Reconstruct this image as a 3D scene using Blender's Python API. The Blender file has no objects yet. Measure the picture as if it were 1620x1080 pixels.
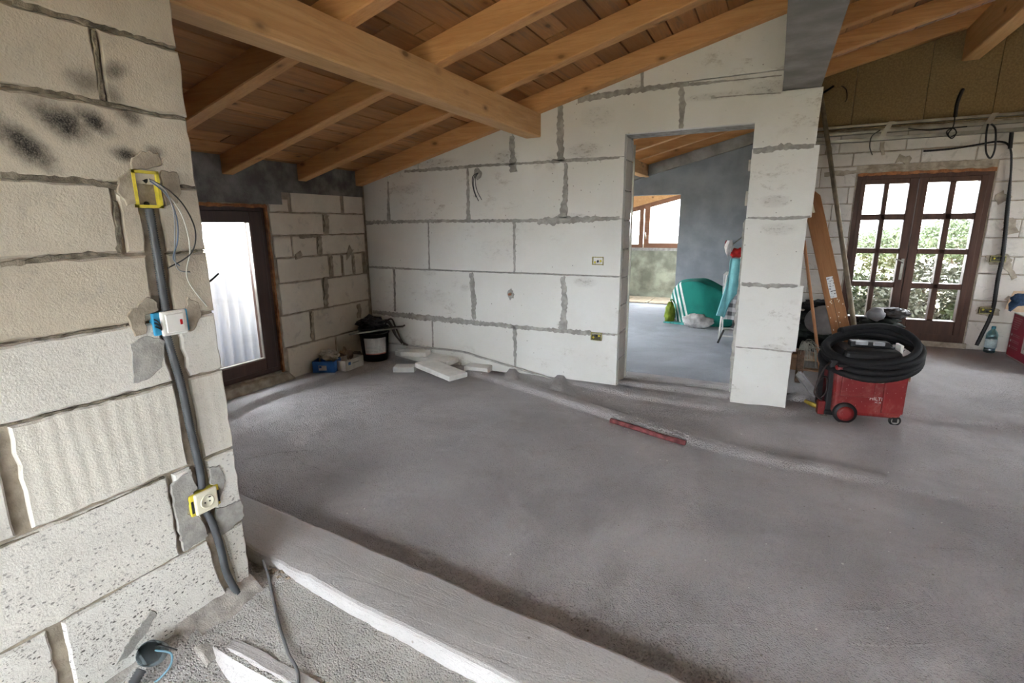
import bpy, bmesh, math, random
import numpy as np
from mathutils import Vector, Matrix, noise
random.seed(7)
S = bpy.context.scene
COL = S.collection
# ------------------------------------------------------------------ camera, sky, exposure
F = 804.7
EYE = np.array([0.0, 0.0, 1.475])
def _cam_axes(pitch, yaw, roll):
    cy, sy = math.cos(yaw), math.sin(yaw)
    fw = np.array([-sy*math.cos(pitch), cy*math.cos(pitch), -math.sin(pitch)])
    r = np.array([cy, sy, 0.0]); d = np.cross(fw, r)
    c, s = math.cos(roll), math.sin(roll)
    return np.array([c*r+s*d, -s*r+c*d, fw])
AX = _cam_axes(0.22381249, 0.46979517, 0.00845837)
cam_data = bpy.data.cameras.new('camera')
cam = bpy.data.objects.new('camera', cam_data); COL.objects.link(cam)
cam_data.sensor_width = 36.0; cam_data.lens = F/1620*36.0; cam_data.clip_start = 0.05; cam_data.clip_end = 300
mw = Matrix.Identity(4)
for i in range(3):
    mw[i][0] = AX[0][i]; mw[i][1] = -AX[1][i]; mw[i][2] = -AX[2][i]; mw[i][3] = EYE[i]
cam.matrix_world = mw
S.camera = cam
def ray(px, py): return AX.T @ np.array([(px-810)/F, (py-540)/F, 1.0])
def PX(px, py, x): d = ray(px, py); return EYE + d*((x-EYE[0])/d[0])
def PY(px, py, y): d = ray(px, py); return EYE + d*((y-EYE[1])/d[1])
def PZ(px, py, z=0.0): d = ray(px, py); return EYE + d*((z-EYE[2])/d[2])

W = bpy.data.worlds.new('sky'); S.world = W; W.use_nodes = True
wn = W.node_tree.nodes; wl = W.node_tree.links
bg = wn['Background']; bg.inputs['Color'].default_value = (0.89, 0.945, 1.0, 1); bg.inputs['Strength'].default_value = 1.0
S.view_settings.view_transform = 'Standard'; S.view_settings.look = 'None'
S.view_settings.gamma = 1.0; S.view_settings.use_curve_mapping = False
S.view_settings.exposure = 5.25
S.cycles.max_bounces = 10; S.cycles.diffuse_bounces = 6; S.cycles.glossy_bounces = 3; S.cycles.transparent_max_bounces = 12
S.cycles.sample_clamp_indirect = 6.0

# ------------------------------------------------------------------ mesh helpers
class MB:
    def __init__(s): s.v = []; s.f = []
    def add(s, v, f):
        o = len(s.v); s.v += [tuple(map(float, p)) for p in v]; s.f += [tuple(i+o for i in q) for q in f]; return s
    def box(s, lo, hi):
        x0, y0, z0 = lo; x1, y1, z1 = hi
        return s.add([(x0,y0,z0),(x1,y0,z0),(x1,y1,z0),(x0,y1,z0),(x0,y0,z1),(x1,y0,z1),(x1,y1,z1),(x0,y1,z1)],
              [(0,3,2,1),(4,5,6,7),(0,1,5,4),(1,2,6,5),(2,3,7,6),(3,0,4,7)])
    def hexa(s, b, t):          # two matching rings of points
        n = len(b)
        return s.add(list(b)+list(t), [tuple(range(n-1,-1,-1)), tuple(range(n,2*n))]+[(i,(i+1)%n,n+(i+1)%n,n+i) for i in range(n)])
    def tube(s, pts, r, seg=8, corr=0.0, close=False):
        pts = [Vector(p) for p in pts]; n = len(pts); rings = []
        up = None
        for i, p in enumerate(pts):
            if close: t = (pts[(i+1)%n]-pts[i-1]).normalized()
            else: t = (pts[min(i+1,n-1)]-pts[max(i-1,0)]).normalized()
            if up is None:
                a = Vector((0,0,1)) if abs(t.z) < .9 else Vector((1,0,0)); up = (a-t*a.dot(t)).normalized()
            else: up = (up-t*up.dot(t)).normalized()
            sd = t.cross(up)
            rr = r[i] if isinstance(r, (list, tuple)) else r
            if corr: rr *= 1+corr*(1 if i % 2 else -1)
            rings.append([p+(up*math.cos(a)+sd*math.sin(a))*rr for a in [2*math.pi*k/seg for k in range(seg)]])
        v = [q for R in rings for q in R]; f = []
        for i in range(n if close else n-1):
            j = (i+1) % n
            for k in range(seg): f.append((i*seg+k, i*seg+(k+1)%seg, j*seg+(k+1)%seg, j*seg+k))
        if not close: f += [tuple(range(seg-1,-1,-1)), tuple((n-1)*seg+k for k in range(seg))]
        return s.add(v, f)
    def lathe(s, prof, seg=20, c=(0,0,0), axis='z'):
        v = []; f = []
        for r, z in prof:
            for k in range(seg):
                a = 2*math.pi*k/seg; p = (r*math.cos(a), r*math.sin(a), z)
                if axis == 'y': p = (p[0], p[2], p[1])
                if axis == 'x': p = (p[2], p[0], p[1])
                v.append((p[0]+c[0], p[1]+c[1], p[2]+c[2]))
        n = len(prof)
        for i in range(n-1):
            for k in range(seg): f.append((i*seg+k, i*seg+(k+1)%seg, (i+1)*seg+(k+1)%seg, (i+1)*seg+k))
        f += [tuple(range(seg-1,-1,-1)), tuple((n-1)*seg+k for k in range(seg))]
        return s.add(v, f)
    def rbox(s, lo, hi, b=0.01, seg=2, M=None):
        bm = bmesh.new(); bmesh.ops.create_cube(bm, size=1)
        c = [(lo[i]+hi[i])/2 for i in range(3)]; d = [hi[i]-lo[i] for i in range(3)]
        for v in bm.verts: v.co = Vector((c[0]+v.co.x*d[0], c[1]+v.co.y*d[1], c[2]+v.co.z*d[2]))
        bmesh.ops.bevel(bm, geom=bm.edges[:], offset=b, segments=seg, profile=.5, affect='EDGES', clamp_overlap=True)
        bm.verts.index_update()
        s.add([(M @ v.co) if M else v.co for v in bm.verts], [[q.index for q in fc.verts] for fc in bm.faces]); bm.free(); return s
    def lump(s, c, r, sub=3, amp=.25, freq=2.5, seed=0, flat=None):
        bm = bmesh.new(); bmesh.ops.create_icosphere(bm, subdivisions=sub, radius=1)
        for v in bm.verts:
            d = noise.noise(v.co*freq+Vector((seed*3.1, seed*1.7, seed)))+.5*noise.noise(v.co*freq*2.3+Vector((seed, 5, 2)))
            ridg = abs(noise.noise(v.co*freq*1.6+Vector((9, seed, 1))))
            k = 1+amp*d-amp*.8*ridg
            v.co = Vector((v.co.x*r[0]*k, v.co.y*r[1]*k, v.co.z*r[2]*k))+Vector(c)
            if flat is not None and v.co.z < flat: v.co.z = flat
        bm.verts.index_update()
        s.add([v.co for v in bm.verts], [[q.index for q in fc.verts] for fc in bm.faces]); bm.free(); return s
    def build(s, name, mat, parent=None, smooth=False, org=None):
        v = s.v
        if parent is not None and org is None:
            org = parent.get('_o')
        if org is not None: v = [(a-org[0], b-org[1], c-org[2]) for a, b, c in v]
        me = bpy.data.meshes.new(name); me.from_pydata(v, [], s.f)
        bm = bmesh.new(); bm.from_mesh(me); bmesh.ops.recalc_face_normals(bm, faces=bm.faces[:]); bm.to_mesh(me); bm.free()
        if smooth: me.polygons.foreach_set('use_smooth', [True]*len(me.polygons))
        for m in (mat if isinstance(mat, (list, tuple)) else [mat]): me.materials.append(m)
        o = bpy.data.objects.new(name, me); COL.objects.link(o)
        if parent is not None: o.parent = parent
        return o
ORG = {}
def thing(name, loc, label, cat, group=None):
    o = bpy.data.objects.new(name, None); COL.objects.link(o); o.location = [float(a) for a in loc]
    o.empty_display_size = .05
    o['label'] = label; o['category'] = cat
    if group: o['group'] = group
    ORG[o.name] = tuple(float(a) for a in loc)
    return o
def part(mb, name, mat, par, smooth=False):       # verts given in world space
    return mb.build(name, mat, par, smooth, org=ORG.get(par.name, ORG.get(par.parent.name if par.parent else '', (0,0,0))))
def solo(mb, name, mat, label, cat, loc, group=None, smooth=False):
    o = mb.build(name, mat, None, smooth, org=loc); o.location = [float(a) for a in loc]
    o['label'] = label; o['category'] = cat
    if group: o['group'] = group
    ORG[o.name] = tuple(float(a) for a in loc)
    return o
def struct(o): o['kind'] = 'structure'; ORG[o.name] = (0,0,0); return o

def clip(poly, a, b, c):                           # keep a*u+b*v <= c
    out = []
    for i in range(len(poly)):
        p, q = poly[i], poly[(i+1)%len(poly)]
        dp, dq = a*p[0]+b*p[1]-c, a*q[0]+b*q[1]-c
        if dp <= 0: out.append(p)
        if dp*dq < 0:
            t = dp/(dp-dq); out.append((p[0]+(q[0]-p[0])*t, p[1]+(q[1]-p[1])*t))
    return out
def jitter(poly, step, amp, rnd):
    out = []
    for i in range(len(poly)):
        p, q = Vector(poly[i]), Vector(poly[(i+1)%len(poly)])
        L = (q-p).length; n = max(1, int(L/step)); nr = Vector((-(q-p).y, (q-p).x)).normalized() if L > 1e-6 else Vector((0,0))
        for k in range(n):
            t = k/n
            o = rnd.uniform(-amp, amp) if k else rnd.uniform(-amp, amp)*.4
            out.append(tuple(p+(q-p)*t+nr*o))
    return out
def inset(poly, d):
    n = len(poly); A = sum(poly[i][0]*poly[(i+1)%n][1]-poly[(i+1)%n][0]*poly[i][1] for i in range(n))
    sg = 1 if A > 0 else -1; out = []
    for i in range(n):
        p0, p, p1 = Vector(poly[i-1]), Vector(poly[i]), Vector(poly[(i+1)%n])
        e0 = (p-p0).normalized() if (p-p0).length > 1e-9 else Vector((1,0)); e1 = (p1-p).normalized() if (p1-p).length > 1e-9 else e0
        n0 = Vector((-e0.y, e0.x))*sg; n1 = Vector((-e1.y, e1.x))*sg
        m = n0+n1; l = m.length
        m = n0 if l < .3 else m/l/max(.5, (m/l).dot(n0))
        out.append(tuple(p+m*d))
    return out
def plate(poly, to3, d_back, d_front, bev=0.004, mb=None):
    """prism whose front rim is chamfered; to3(u, v, d) gives the 3-D point, d grows towards the viewer side"""
    mb = mb or MB(); n = len(poly); fi = inset(poly, bev)
    v = [to3(u, w, d_back) for u, w in poly]+[to3(u, w, d_front-bev) for u, w in poly]+[to3(u, w, d_front) for u, w in fi]
    f = [tuple(range(n-1, -1, -1)), tuple(2*n+i for i in range(n))]
    for i in range(n):
        j = (i+1) % n
        f += [(i, j, n+j, n+i), (n+i, n+j, 2*n+j, 2*n+i)]
    return mb.add(v, f)
def ribbon(pts, w, rnd, step=.03, rag=.35):
    """ragged strip (u,v polygon) along a polyline; w per point or one width"""
    pts = [Vector(p) for p in pts]; ws = w if isinstance(w, list) else [w]*len(pts)
    L = []; R = []
    for i in range(len(pts)-1):
        p, q = pts[i], pts[i+1]; n = max(2, int((q-p).length/step)); nr = Vector((-(q-p).y, (q-p).x)).normalized()
        for k in range(n+1 if i == len(pts)-2 else n):
            t = k/n; c = p+(q-p)*t; h = (ws[i]+(ws[i+1]-ws[i])*t)/2
            L.append(tuple(c+nr*h*(1+rnd.uniform(-rag, rag)))); R.append(tuple(c-nr*h*(1+rnd.uniform(-rag, rag))))
    return L+R[::-1]

# ------------------------------------------------------------------ material helpers
class NT:
    def __init__(s, name):
        s.m = bpy.data.materials.new(name); s.m.use_nodes = True; s.t = s.m.node_tree; s.b = s.t.nodes['Principled BSDF']
        s.tc = s.t.nodes.new('ShaderNodeTexCoord').outputs['Object']
    def link(s, sock, val):
        if hasattr(val, 'is_linked') or isinstance(val, bpy.types.NodeSocket): s.t.links.new(val, sock)
        else: sock.default_value = val
    def node(s, ty, props=None, **ins):
        n = s.t.nodes.new(ty)
        for k, v in (props or {}).items(): setattr(n, k, v)
        for k, v in ins.items():
            key = int(k[1:]) if k[0] == 'i' and k[1:].isdigit() else k.replace('_', ' ')
            s.link(n.inputs[key], v)
        return n
    def map(s, scale=(1,1,1), loc=(0,0,0), rot=(0,0,0), src=None):
        return s.node('ShaderNodeMapping', Vector=src or s.tc, Scale=scale, Location=loc, Rotation=rot).outputs[0]
    def noise(s, scale, detail=3, rough=.55, dist=0, vec=None):
        return s.node('ShaderNodeTexNoise', Vector=vec or s.tc, Scale=scale, Detail=detail, Roughness=rough, Distortion=dist).outputs[0]
    def voro(s, scale, feature='F1', vec=None, rnd=1.0):
        return s.node('ShaderNodeTexVoronoi', {'feature': feature}, Vector=vec or s.tc, Scale=scale, Randomness=rnd).outputs['Distance']
    def ramp(s, fac, a, b, lo=0.0, hi=1.0):
        n = s.node('ShaderNodeMapRange', {'interpolation_type': 'SMOOTHSTEP'}); s.link(n.inputs[0], fac)
        for i, v in enumerate((a, b, lo, hi)): s.link(n.inputs[i+1], v)
        return n.outputs[0]
    def math(s, op, a, b=0.0, c=0.0):
        n = s.t.nodes.new('ShaderNodeMath'); n.operation = op
        for i, v in enumerate((a, b, c)): s.link(n.inputs[i], v)
        return n.outputs[0]
    def mix(s, fac, a, b, mode='MIX'):
        n = s.t.nodes.new('ShaderNodeMix'); n.data_type = 'RGBA'; n.blend_type = mode
        s.link(n.inputs[0], fac)
        for i, v in ((6, a), (7, b)):
            s.link(n.inputs[i], (tuple(v)+(1,)) if isinstance(v, (tuple, list)) and len(v) == 3 else v)
        return n.outputs[2]
    def rand(s): return s.node('ShaderNodeObjectInfo').outputs['Random']
    def sep(s, vec=None):
        return s.node('ShaderNodeSeparateXYZ', Vector=vec or s.tc).outputs
    def bump(s, h, strength=.5, dist=.01, prev=None):
        n = s.node('ShaderNodeBump', Height=h, Strength=strength, Distance=dist)
        if prev is not None: s.t.links.new(prev, n.inputs['Normal'])
        return n.outputs[0]
    def done(s, col, rough=.8, normal=None, metal=0.0, spec=.3):
        s.link(s.b.inputs['Base Color'], (tuple(col)+(1,)) if isinstance(col, (tuple, list)) and len(col) == 3 else col)
        s.link(s.b.inputs['Roughness'], rough); s.b.inputs['Metallic'].default_value = metal; s.b.inputs['Specular IOR Level'].default_value = spec
        if normal is not None: s.t.links.new(normal, s.b.inputs['Normal'])
        return s.m
def plain(name, col, rough=.6, metal=0.0, var=.25, sc=14, bump=.15, spec=.35):
    n = NT(name); a = n.noise(sc, 4)
    c = n.mix(n.ramp(a, .3, .75), tuple(x*(1-var) for x in col), tuple(min(1, x*(1+var*.5)) for x in col))
    return n.done(c, rough, n.bump(n.noise(sc*8, 3), bump, .003) if bump else None, metal, spec)

def aac(name, col, fleck=0.0, rib=False, soot=None, bump=.35, grey=.12):
    n = NT(name); r = n.rand()
    big = n.noise(3.2, 5, .6); c = n.mix(n.ramp(big, .35, .7), tuple(x*.86 for x in col), col)
    c = n.mix(n.math('MULTIPLY', r, .35), c, tuple(x*k for x, k in zip(col, (.80, .76, .70))))
    st = n.noise(9, 6, .7, .6)                                    # rubbed-in mortar dirt
    c = n.mix(n.math('MULTIPLY', n.ramp(st, .55, .66), grey*3), c, (.30, .28, .25))
    fine = n.noise(170, 3, .6); h = fine
    nm = n.bump(fine, bump, .006); nm = n.bump(n.noise(28, 4), bump*.7, .012, nm)
    if rib:
        y = n.sep()[1]; z = n.sep()[2]
        wv = n.math('SINE', n.math('MULTIPLY', n.math('ADD', y, n.math('ADD', n.math('MULTIPLY', z, .04), n.math('MULTIPLY', n.noise(7, 2), .02))), 145.0))
        nm = n.bump(wv, .10, .006, nm)
        c = n.mix(n.ramp(wv, .5, 1.0, 0, .10), c, tuple(min(1, x*1.12) for x in col))
    if fleck:
        z = n.sep()[2]
        k = n.ramp(z, .95, .05, .15, 1.0)
        wob = n.node('ShaderNodeVectorMath', {'operation': 'ADD'}, i0=n.map((1, 1, 1.7), rot=(.35, 0, 0)), i1=n.node('ShaderNodeVectorMath', {'operation': 'SCALE'}, i0=n.node('ShaderNodeTexNoise', Vector=n.tc, Scale=90).outputs['Color'], Scale=.012).outputs[0]).outputs[0]
        v1 = n.voro(46, vec=wob); v2 = n.voro(110, vec=wob); g = n.noise(20, 2)
        f1 = n.math('MULTIPLY', n.ramp(v1, .30, .16), n.ramp(g, .40, .52)); f2 = n.math('MULTIPLY', n.ramp(v2, .36, .2), n.ramp(n.noise(11, 3), .40, .62))
        f2 = n.math('MULTIPLY', f2, n.ramp(z, .75, .2, .1, .9))
        ff = n.math('MULTIPLY', n.math('MAXIMUM', f1, f2), n.math('MULTIPLY', k, fleck))
        c = n.mix(ff, c, (.10, .09, .08)); nm = n.bump(ff, -.6, .006, nm)
    if soot:
        tot = None; sx = n.sep(); gn = n.noise(22, 5, .7)
        for (y0, z0, ry, rz, tilt, amt) in soot:
            dy = n.math('SUBTRACT', sx[1], y0); dz = n.math('SUBTRACT', sx[2], z0)
            ct, sn = math.cos(tilt), math.sin(tilt)
            u = n.math('DIVIDE', n.math('ADD', n.math('MULTIPLY', dy, ct), n.math('MULTIPLY', dz, sn)), ry)
            w = n.math('DIVIDE', n.math('SUBTRACT', n.math('MULTIPLY', dz, ct), n.math('MULTIPLY', dy, sn)), rz)
            d = n.math('SQRT', n.math('ADD', n.math('MULTIPLY', u, u), n.math('MULTIPLY', w, w)))
            d = n.math('ADD', d, n.math('MULTIPLY', n.math('SUBTRACT', gn, .5), 1.0))
            q = n.math('MULTIPLY', n.ramp(d, 1.25, .1), amt)
            tot = q if tot is None else n.math('MAXIMUM', tot, q)
        tot = n.math('MULTIPLY', tot, n.ramp(n.noise(260, 2), .25, .6, .72, 1.0))
        c = n.mix(tot, c, (.028, .027, .025))
    return n.done(c, .93, nm, spec=.15)

def screed(name, col, rough_amt=1.0, sc=1.0, dust=.5):
    n = NT(name)
    big = n.noise(.9*sc, 5, .6, .4); mid = n.noise(5, 5, .65); fine = n.noise(75, 3, .6)
    c = n.mix(n.ramp(big, .35, .65), tuple(x*.84 for x in col), tuple(min(1, x*1.08) for x in col))
    c = n.mix(n.math('MULTIPLY', n.ramp(mid, .52, .75), .35), c, tuple(x*k for x, k in zip(col, (.74, .68, .62))))
    c = n.mix(n.math('MULTIPLY', n.ramp(n.noise(1.7, 4, .6, 1), .56, .72), dust), c, tuple(min(1, x*1.22) for x in col))
    c = n.mix(n.ramp(n.voro(9), .06, .03, 0, .6), c, (.16, .12, .09))
    mask = n.ramp(n.noise(1.1, 4, .6, .5), .38, .60, .5, 1.0)
    v = n.voro(105); grit = n.math('ADD', n.math('MULTIPLY', n.noise(125, 4, .65), .8), n.math('MULTIPLY', n.ramp(v, .05, .5), .7))
    h = n.math('MULTIPLY', grit, mask)
    pit_shade = n.math('MULTIPLY', n.ramp(n.noise(125, 4, .65), .46, .34), mask)
    c = n.mix(n.math('MULTIPLY', pit_shade, .42), c, tuple(x*.45 for x in col))  # shade in the low points of the grit, put into the colour
    nm = n.bump(h, 1.0*rough_amt, .027); nm = n.bump(n.noise(14, 4), .4*rough_amt, .015, nm)
    ln = n.noise(2.6, 6, .75, 1.5, n.map((.35, 2.4, 1), rot=(0, 0, .5)))
    nm = n.bump(n.ramp(ln, .47, .53), .25, .006, nm)
    return n.done(c, .92, nm, spec=.2)

def wood(name, a, b, axis, knots=True, rough=.62, var=.5, dirty=0.0):
    n = NT(name); r = n.rand()
    sc = [13, 13, 13]; sc[axis] = .9
    off = n.node('ShaderNodeCombineXYZ', X=n.math('MULTIPLY', r, 37), Y=n.math('MULTIPLY', r, 91), Z=n.math('MULTIPLY', r, 53)).outputs[0]
    vec = n.node('ShaderNodeVectorMath', {'operation': 'ADD'}, i0=n.map(tuple(sc)), i1=off).outputs[0]
    g = n.noise(1.6, 5, .6, 1.2, vec); fine = n.noise(7, 4, .7, .3, vec)
    c = n.mix(n.ramp(g, .3, .72), a, b)
    c = n.mix(n.ramp(fine, .45, .75, 0, .3), c, tuple(x*.55 for x in a))
    if knots:
        ks = [2.6, 2.6, 2.6]; ks[axis] = 1.35
        kv = n.node('ShaderNodeVectorMath', {'operation': 'ADD'}, i0=n.map(tuple(k*2.2 for k in ks)), i1=off).outputs[0]
        k = n.voro(1.0, vec=kv); c = n.mix(n.ramp(k, .11, .05, 0, .85), c, tuple(x*.22 for x in a))
        c = n.mix(n.ramp(k, .20, .09, 0, .4), c, tuple(x*.5 for x in a))
    if var: c = n.mix(n.math('MULTIPLY', r, var), c, tuple(x*.42 for x in a), 'MIX')
    if dirty:
        d = n.noise(1.5, 6, .7, .5, vec); c = n.mix(n.ramp(d, .5, .72, 0, dirty), c, (.13, .11, .09))
    return n.done(c, rough, n.bump(fine, .25, .004), spec=.3)

def glass_mat(name, tint=(1, 1, 1), gl=.07, rough=.0):
    m = bpy.data.materials.new(name); m.use_nodes = True; t = m.node_tree; t.nodes.clear()
    o = t.nodes.new('ShaderNodeOutputMaterial'); mx = t.nodes.new('ShaderNodeMixShader'); tr = t.nodes.new('ShaderNodeBsdfTransparent'); g = t.nodes.new('ShaderNodeBsdfGlossy')
    tr.inputs[0].default_value = tint+(1,); g.inputs['Roughness'].default_value = rough; mx.inputs[0].default_value = gl
    t.links.new(tr.outputs[0], mx.inputs[1]); t.links.new(g.outputs[0], mx.inputs[2]); t.links.new(mx.outputs[0], o.inputs[0]); return m
def pix_near(px, py): p = PX(px, py, -1.8); return p[1], p[2]
SOOT = []
for (px, py, rx, rz, tl, am) in ((42, 232, .075, .034, -.75, .95), (98, 192, .075, .038, -.45, .97), (148, 192, .05, .026, -.5, .9), (198, 245, .04, .02, -.2, .95),
                                 (182, 112, .035, .022, .5, .62), (205, 182, .04, .022, -.5, .75), (135, 128, .05, .03, 0, .5), (178, 152, .03, .03, 0, .5), (245, 240, .03, .018, 0, .6)):
    y, z = pix_near(px, py); SOOT.append((y, z, rx*1.25, rz*1.35, tl, min(1, am*1.15)))
M_NEAR = aac('aerated_block_sooty', (.60, .54, .44), soot=SOOT, grey=.07)
M_NEARLOW = aac('aerated_block_pitted', (.76, .735, .68), fleck=1.0, grey=.07)
M_NEARRIB = aac('aerated_block_sawn', (.76, .73, .66), fleck=.6, rib=True, grey=.05)
M_AAC = aac('aerated_block', (.74, .69, .60), grey=.10)
M_AACP = aac('aerated_block_pale', (.66, .62, .57), grey=.13)
STAINS = [(PY(px, py, 4.42)[0], PY(px, py, 4.42)[2], rx, rz, am) for px, py, rx, rz, am in ((690, 258, .30, .05, .9), (800, 248, .14, .07, .9), (945, 185, .16, .10, .5), (925, 238, .16, .07, .9), (872, 258, .06, .08, .6), (1215, 140, .16, .06, 1), (1130, 152, .25, .03, .8), (1226, 318, .11, .05, .9), (1232, 362, .13, .05, .7),
          (925, 446, .12, .05, .7), (690, 470, .22, .09, .35), (790, 395, .3, .13, .3), (640, 300, .22, .05, .7), (900, 345, .2, .05, .8), (680, 430, .1, .05, .5), (1000, 135, .12, .05, .5), (890, 515, .07, .05, .6), (850, 260, .05, .05, .6), (735, 455, .06, .04, .7), (1225, 550, .09, .03, .8), (960, 95, .2, .04, .4))]
def eps_mat():
    n = NT('polystyrene'); c0 = (.76, .76, .73)
    c = n.mix(n.ramp(n.noise(1.3, 4), .35, .7), (.70, .69, .65), c0)
    st = n.noise(6, 8, .8, .2, n.map((1, 1, 1.9))); c = n.mix(n.math('MULTIPLY', n.ramp(st, .52, .66), n.ramp(n.noise(1.5, 3, .5), .52, .66, .0, .6)), c, (.33, .29, .24))
    sx = n.sep(); tot = None
    for (x0, z0, rx, rz, am) in STAINS:
        u = n.math('DIVIDE', n.math('SUBTRACT', sx[0], float(x0)), rx); w = n.math('DIVIDE', n.math('SUBTRACT', sx[2], float(z0)), rz)
        q = n.math('MULTIPLY', n.ramp(n.math('ADD', n.math('MULTIPLY', u, u), n.math('MULTIPLY', w, w)), 1.3, .0), am); tot = q if tot is None else n.math('MAXIMUM', tot, q)
    sp = n.noise(17, 8, .85, 0, n.map((1, 1, 2.2))); tot = n.math('ADD', n.math('MULTIPLY', n.math('MULTIPLY', n.ramp(sp, .50, .66), tot), .8), n.math('MULTIPLY', tot, .2))
    c = n.mix(tot, c, (.17, .145, .11))
    c = n.mix(n.math('MULTIPLY', n.ramp(n.voro(16), .10, .05, 0, .8), n.ramp(n.noise(4, 2), .45, .6)), c, (.22, .20, .17))
    bead = n.voro(170); nm = n.bump(bead, .18, .002); nm = n.bump(n.noise(30, 3), .15, .004, nm)
    return n.done(c, .8, nm, spec=.25)
M_EPS = eps_mat()
M_EPS2 = plain('polystyrene_clean', (.80, .79, .75), .8, var=.12, sc=9, bump=.3)
M_MORTAR = plain('mortar', (.40, .385, .355), .95, var=.3, sc=18, bump=.6, spec=.1)
M_MORTARD = plain('mortar_brown', (.40, .345, .27), .95, var=.35, sc=16, bump=.6, spec=.1)
M_MORTARF = plain('fillet_mortar', (.46, .43, .39), .95, var=.35, sc=22, bump=.9, spec=.1)
M_JOINT = plain('joint_mortar', (.27, .235, .18), .95, var=.6, sc=30, bump=.9, spec=.1)
M_LINTEL = plain('lintel_concrete', (.20, .195, .185), .95, var=.5, sc=7, bump=.7, spec=.1)
M_CONC = plain('beam_concrete', (.29, .275, .25), .85, var=.35, sc=4, bump=.35, spec=.2)
M_SCREED = screed('floor_screed', (.56, .535, .535))
M_SCREED_ROUGH = screed('rough_screed', (.60, .58, .55), .8, 1.6)
M_SCREED_SMOOTH = screed('ledge_concrete', (.52, .505, .495), .14, 1.2)
M_SCREED_BLUE = screed('far_room_screed', (.40, .43, .47), .6)
M_GREY = plain('grey_plaster', (.25, .265, .285), .9, var=.2, sc=3, bump=.35, spec=.15)
M_GREEN = plain('green_grey_plaster', (.36, .37, .29), .95, var=.45, sc=4, bump=.5, spec=.1)
M_RAFTER = wood('rafter_wood', (.60, .30, .115), (.72, .40, .17), 0, var=.25)
M_PURLIN = wood('purlin_wood', (.60, .34, .145), (.71, .44, .21), 1, var=.1)
M_PLANK = wood('plank_wood', (.44, .205, .075), (.56, .285, .115), 1, var=.7, dirty=.55)
M_OSB = plain('cement_board', (.235, .17, .088), .9, var=.25, sc=60, bump=.3, spec=.15)
M_FRAME = wood('dark_frame_wood', (.050, .024, .017), (.075, .036, .025), 2, knots=False, var=.2, rough=.45)
M_FRENCH = wood('french_frame_wood', (.062, .029, .019), (.095, .045, .029), 2, knots=False, var=.2, rough=.5)
M_FOAM = plain('rust_edge_strip', (.36, .15, .06), .9, var=.4, sc=25, bump=.6)
M_GLASS = glass_mat('clear_glass')
M_METAL = plain('galvanised_steel', (.40, .38, .33), .42, 1.0, var=.25, sc=6, bump=0)
M_BLACK = plain('black_plastic', (.012, .012, .013), .5, var=.4, sc=10, bump=.2)
M_DARKGREY = plain('grey_conduit', (.085, .09, .095), .5, var=.25, sc=10, bump=0)
M_WHITEP = plain('white_plastic', (.78, .77, .72), .35, var=.05, bump=0)
M_CREAM = plain('cream_plastic', (.78, .74, .58), .4, var=.06, bump=0)
M_YELLOW = plain('yellow_plastic', (.70, .58, .06), .5, var=.2, sc=30, bump=0)
M_BLUEP = plain('blue_plastic', (.03, .26, .46), .5, var=.15, bump=0)
M_RED = plain('red_plastic', (.36, .02, .022), .45, var=.35, sc=12, bump=.1)
M_REDL = plain('red_indicator', (.5, .01, .01), .3, var=0, bump=0)
# ------------------------------------------------------------------ roof
def zr(x): return 2.919+.2502*x                     # underside of the rafters
RH = .145                                           # rafter depth
XL, XR = -4.06, 4.2
YB = -2.6                                           # wall behind the camera
ceil = struct(MB().hexa([(XL-.6, YB-.3, zr(XL-.6)+RH+.035), (XR+.3, YB-.3, zr(XR+.3)+RH+.035), (XR+.3, 11, zr(XR+.3)+RH+.035), (XL-.6, 11, zr(XL-.6)+RH+.035)],
                [(XL-.6, YB-.3, zr(XL-.6)+RH+.16), (XR+.3, YB-.3, zr(XR+.3)+RH+.16), (XR+.3, 11, zr(XR+.3)+RH+.16), (XL-.6, 11, zr(XL-.6)+RH+.16)]).build('ceiling', M_PLANK))
rnd = random.Random(3)
x = XL-.3
while x < 3.6:
    w = rnd.choice((.135, .15, .16, .175, .19)); x2 = x+w
    y = YB-.2+rnd.uniform(-1.5, 0)
    while y < 10.6:
        ln = rnd.uniform(2.6, 4.0); y2 = min(y+ln, 10.6); ys = max(y, YB-.25); g = .0055
        if y2 > ys+.1:
            d0 = RH+rnd.uniform(.002, .006); d1 = RH+.026
            q = lambda a, d: [(x+g, ys+g, zr(x+g)+d), (x2-g, ys+g, zr(x2-g)+d), (x2-g, y2-g, zr(x2-g)+d), (x+g, y2-g, zr(x+g)+d)]
            MB().hexa(q(0, d0), q(0, d1)).build('plank', M_PLANK, ceil)
        y = y2
    x = x2
def rafter(y0, xa, xb, w=.10):
    b = .006
    prof = [(y0+b, 0), (y0+w-b, 0), (y0+w, b), (y0+w, RH), (y0, RH), (y0, b)]
    MB().hexa([(xa, y, zr(xa)+d) for y, d in prof], [(xb, y, zr(xb)+d) for y, d in prof]).build('rafter', M_RAFTER, ceil)
for k in range(-6, 9): rafter(4.322+.757*k+(0 if k <= 0 else .03), XL-.25, -.05)
for y0 in (6.755, 5.98, 5.22, 4.46, 3.7, 2.94, 2.18, 1.4, .6, -.2, -1.0, -1.8): rafter(y0, .2, 4.25)
def purlin(x0, x1, zb, ya, yb):
    b = .008; prof = [(x0+b, zb), (x1-b, zb), (x1, zb+b), (x1, zr(x1)), (x0, zr(x0)), (x0, zb+b)]
    MB().hexa([(a, ya, z) for a, z in prof], [(a, yb, z) for a, z in prof]).build('purlin', M_PURLIN, ceil)
purlin(-2.09, -1.94, 2.24, YB-.1, 4.42)
purlin(-2.09, -1.955, 2.243, 4.70, 8.97)
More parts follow.
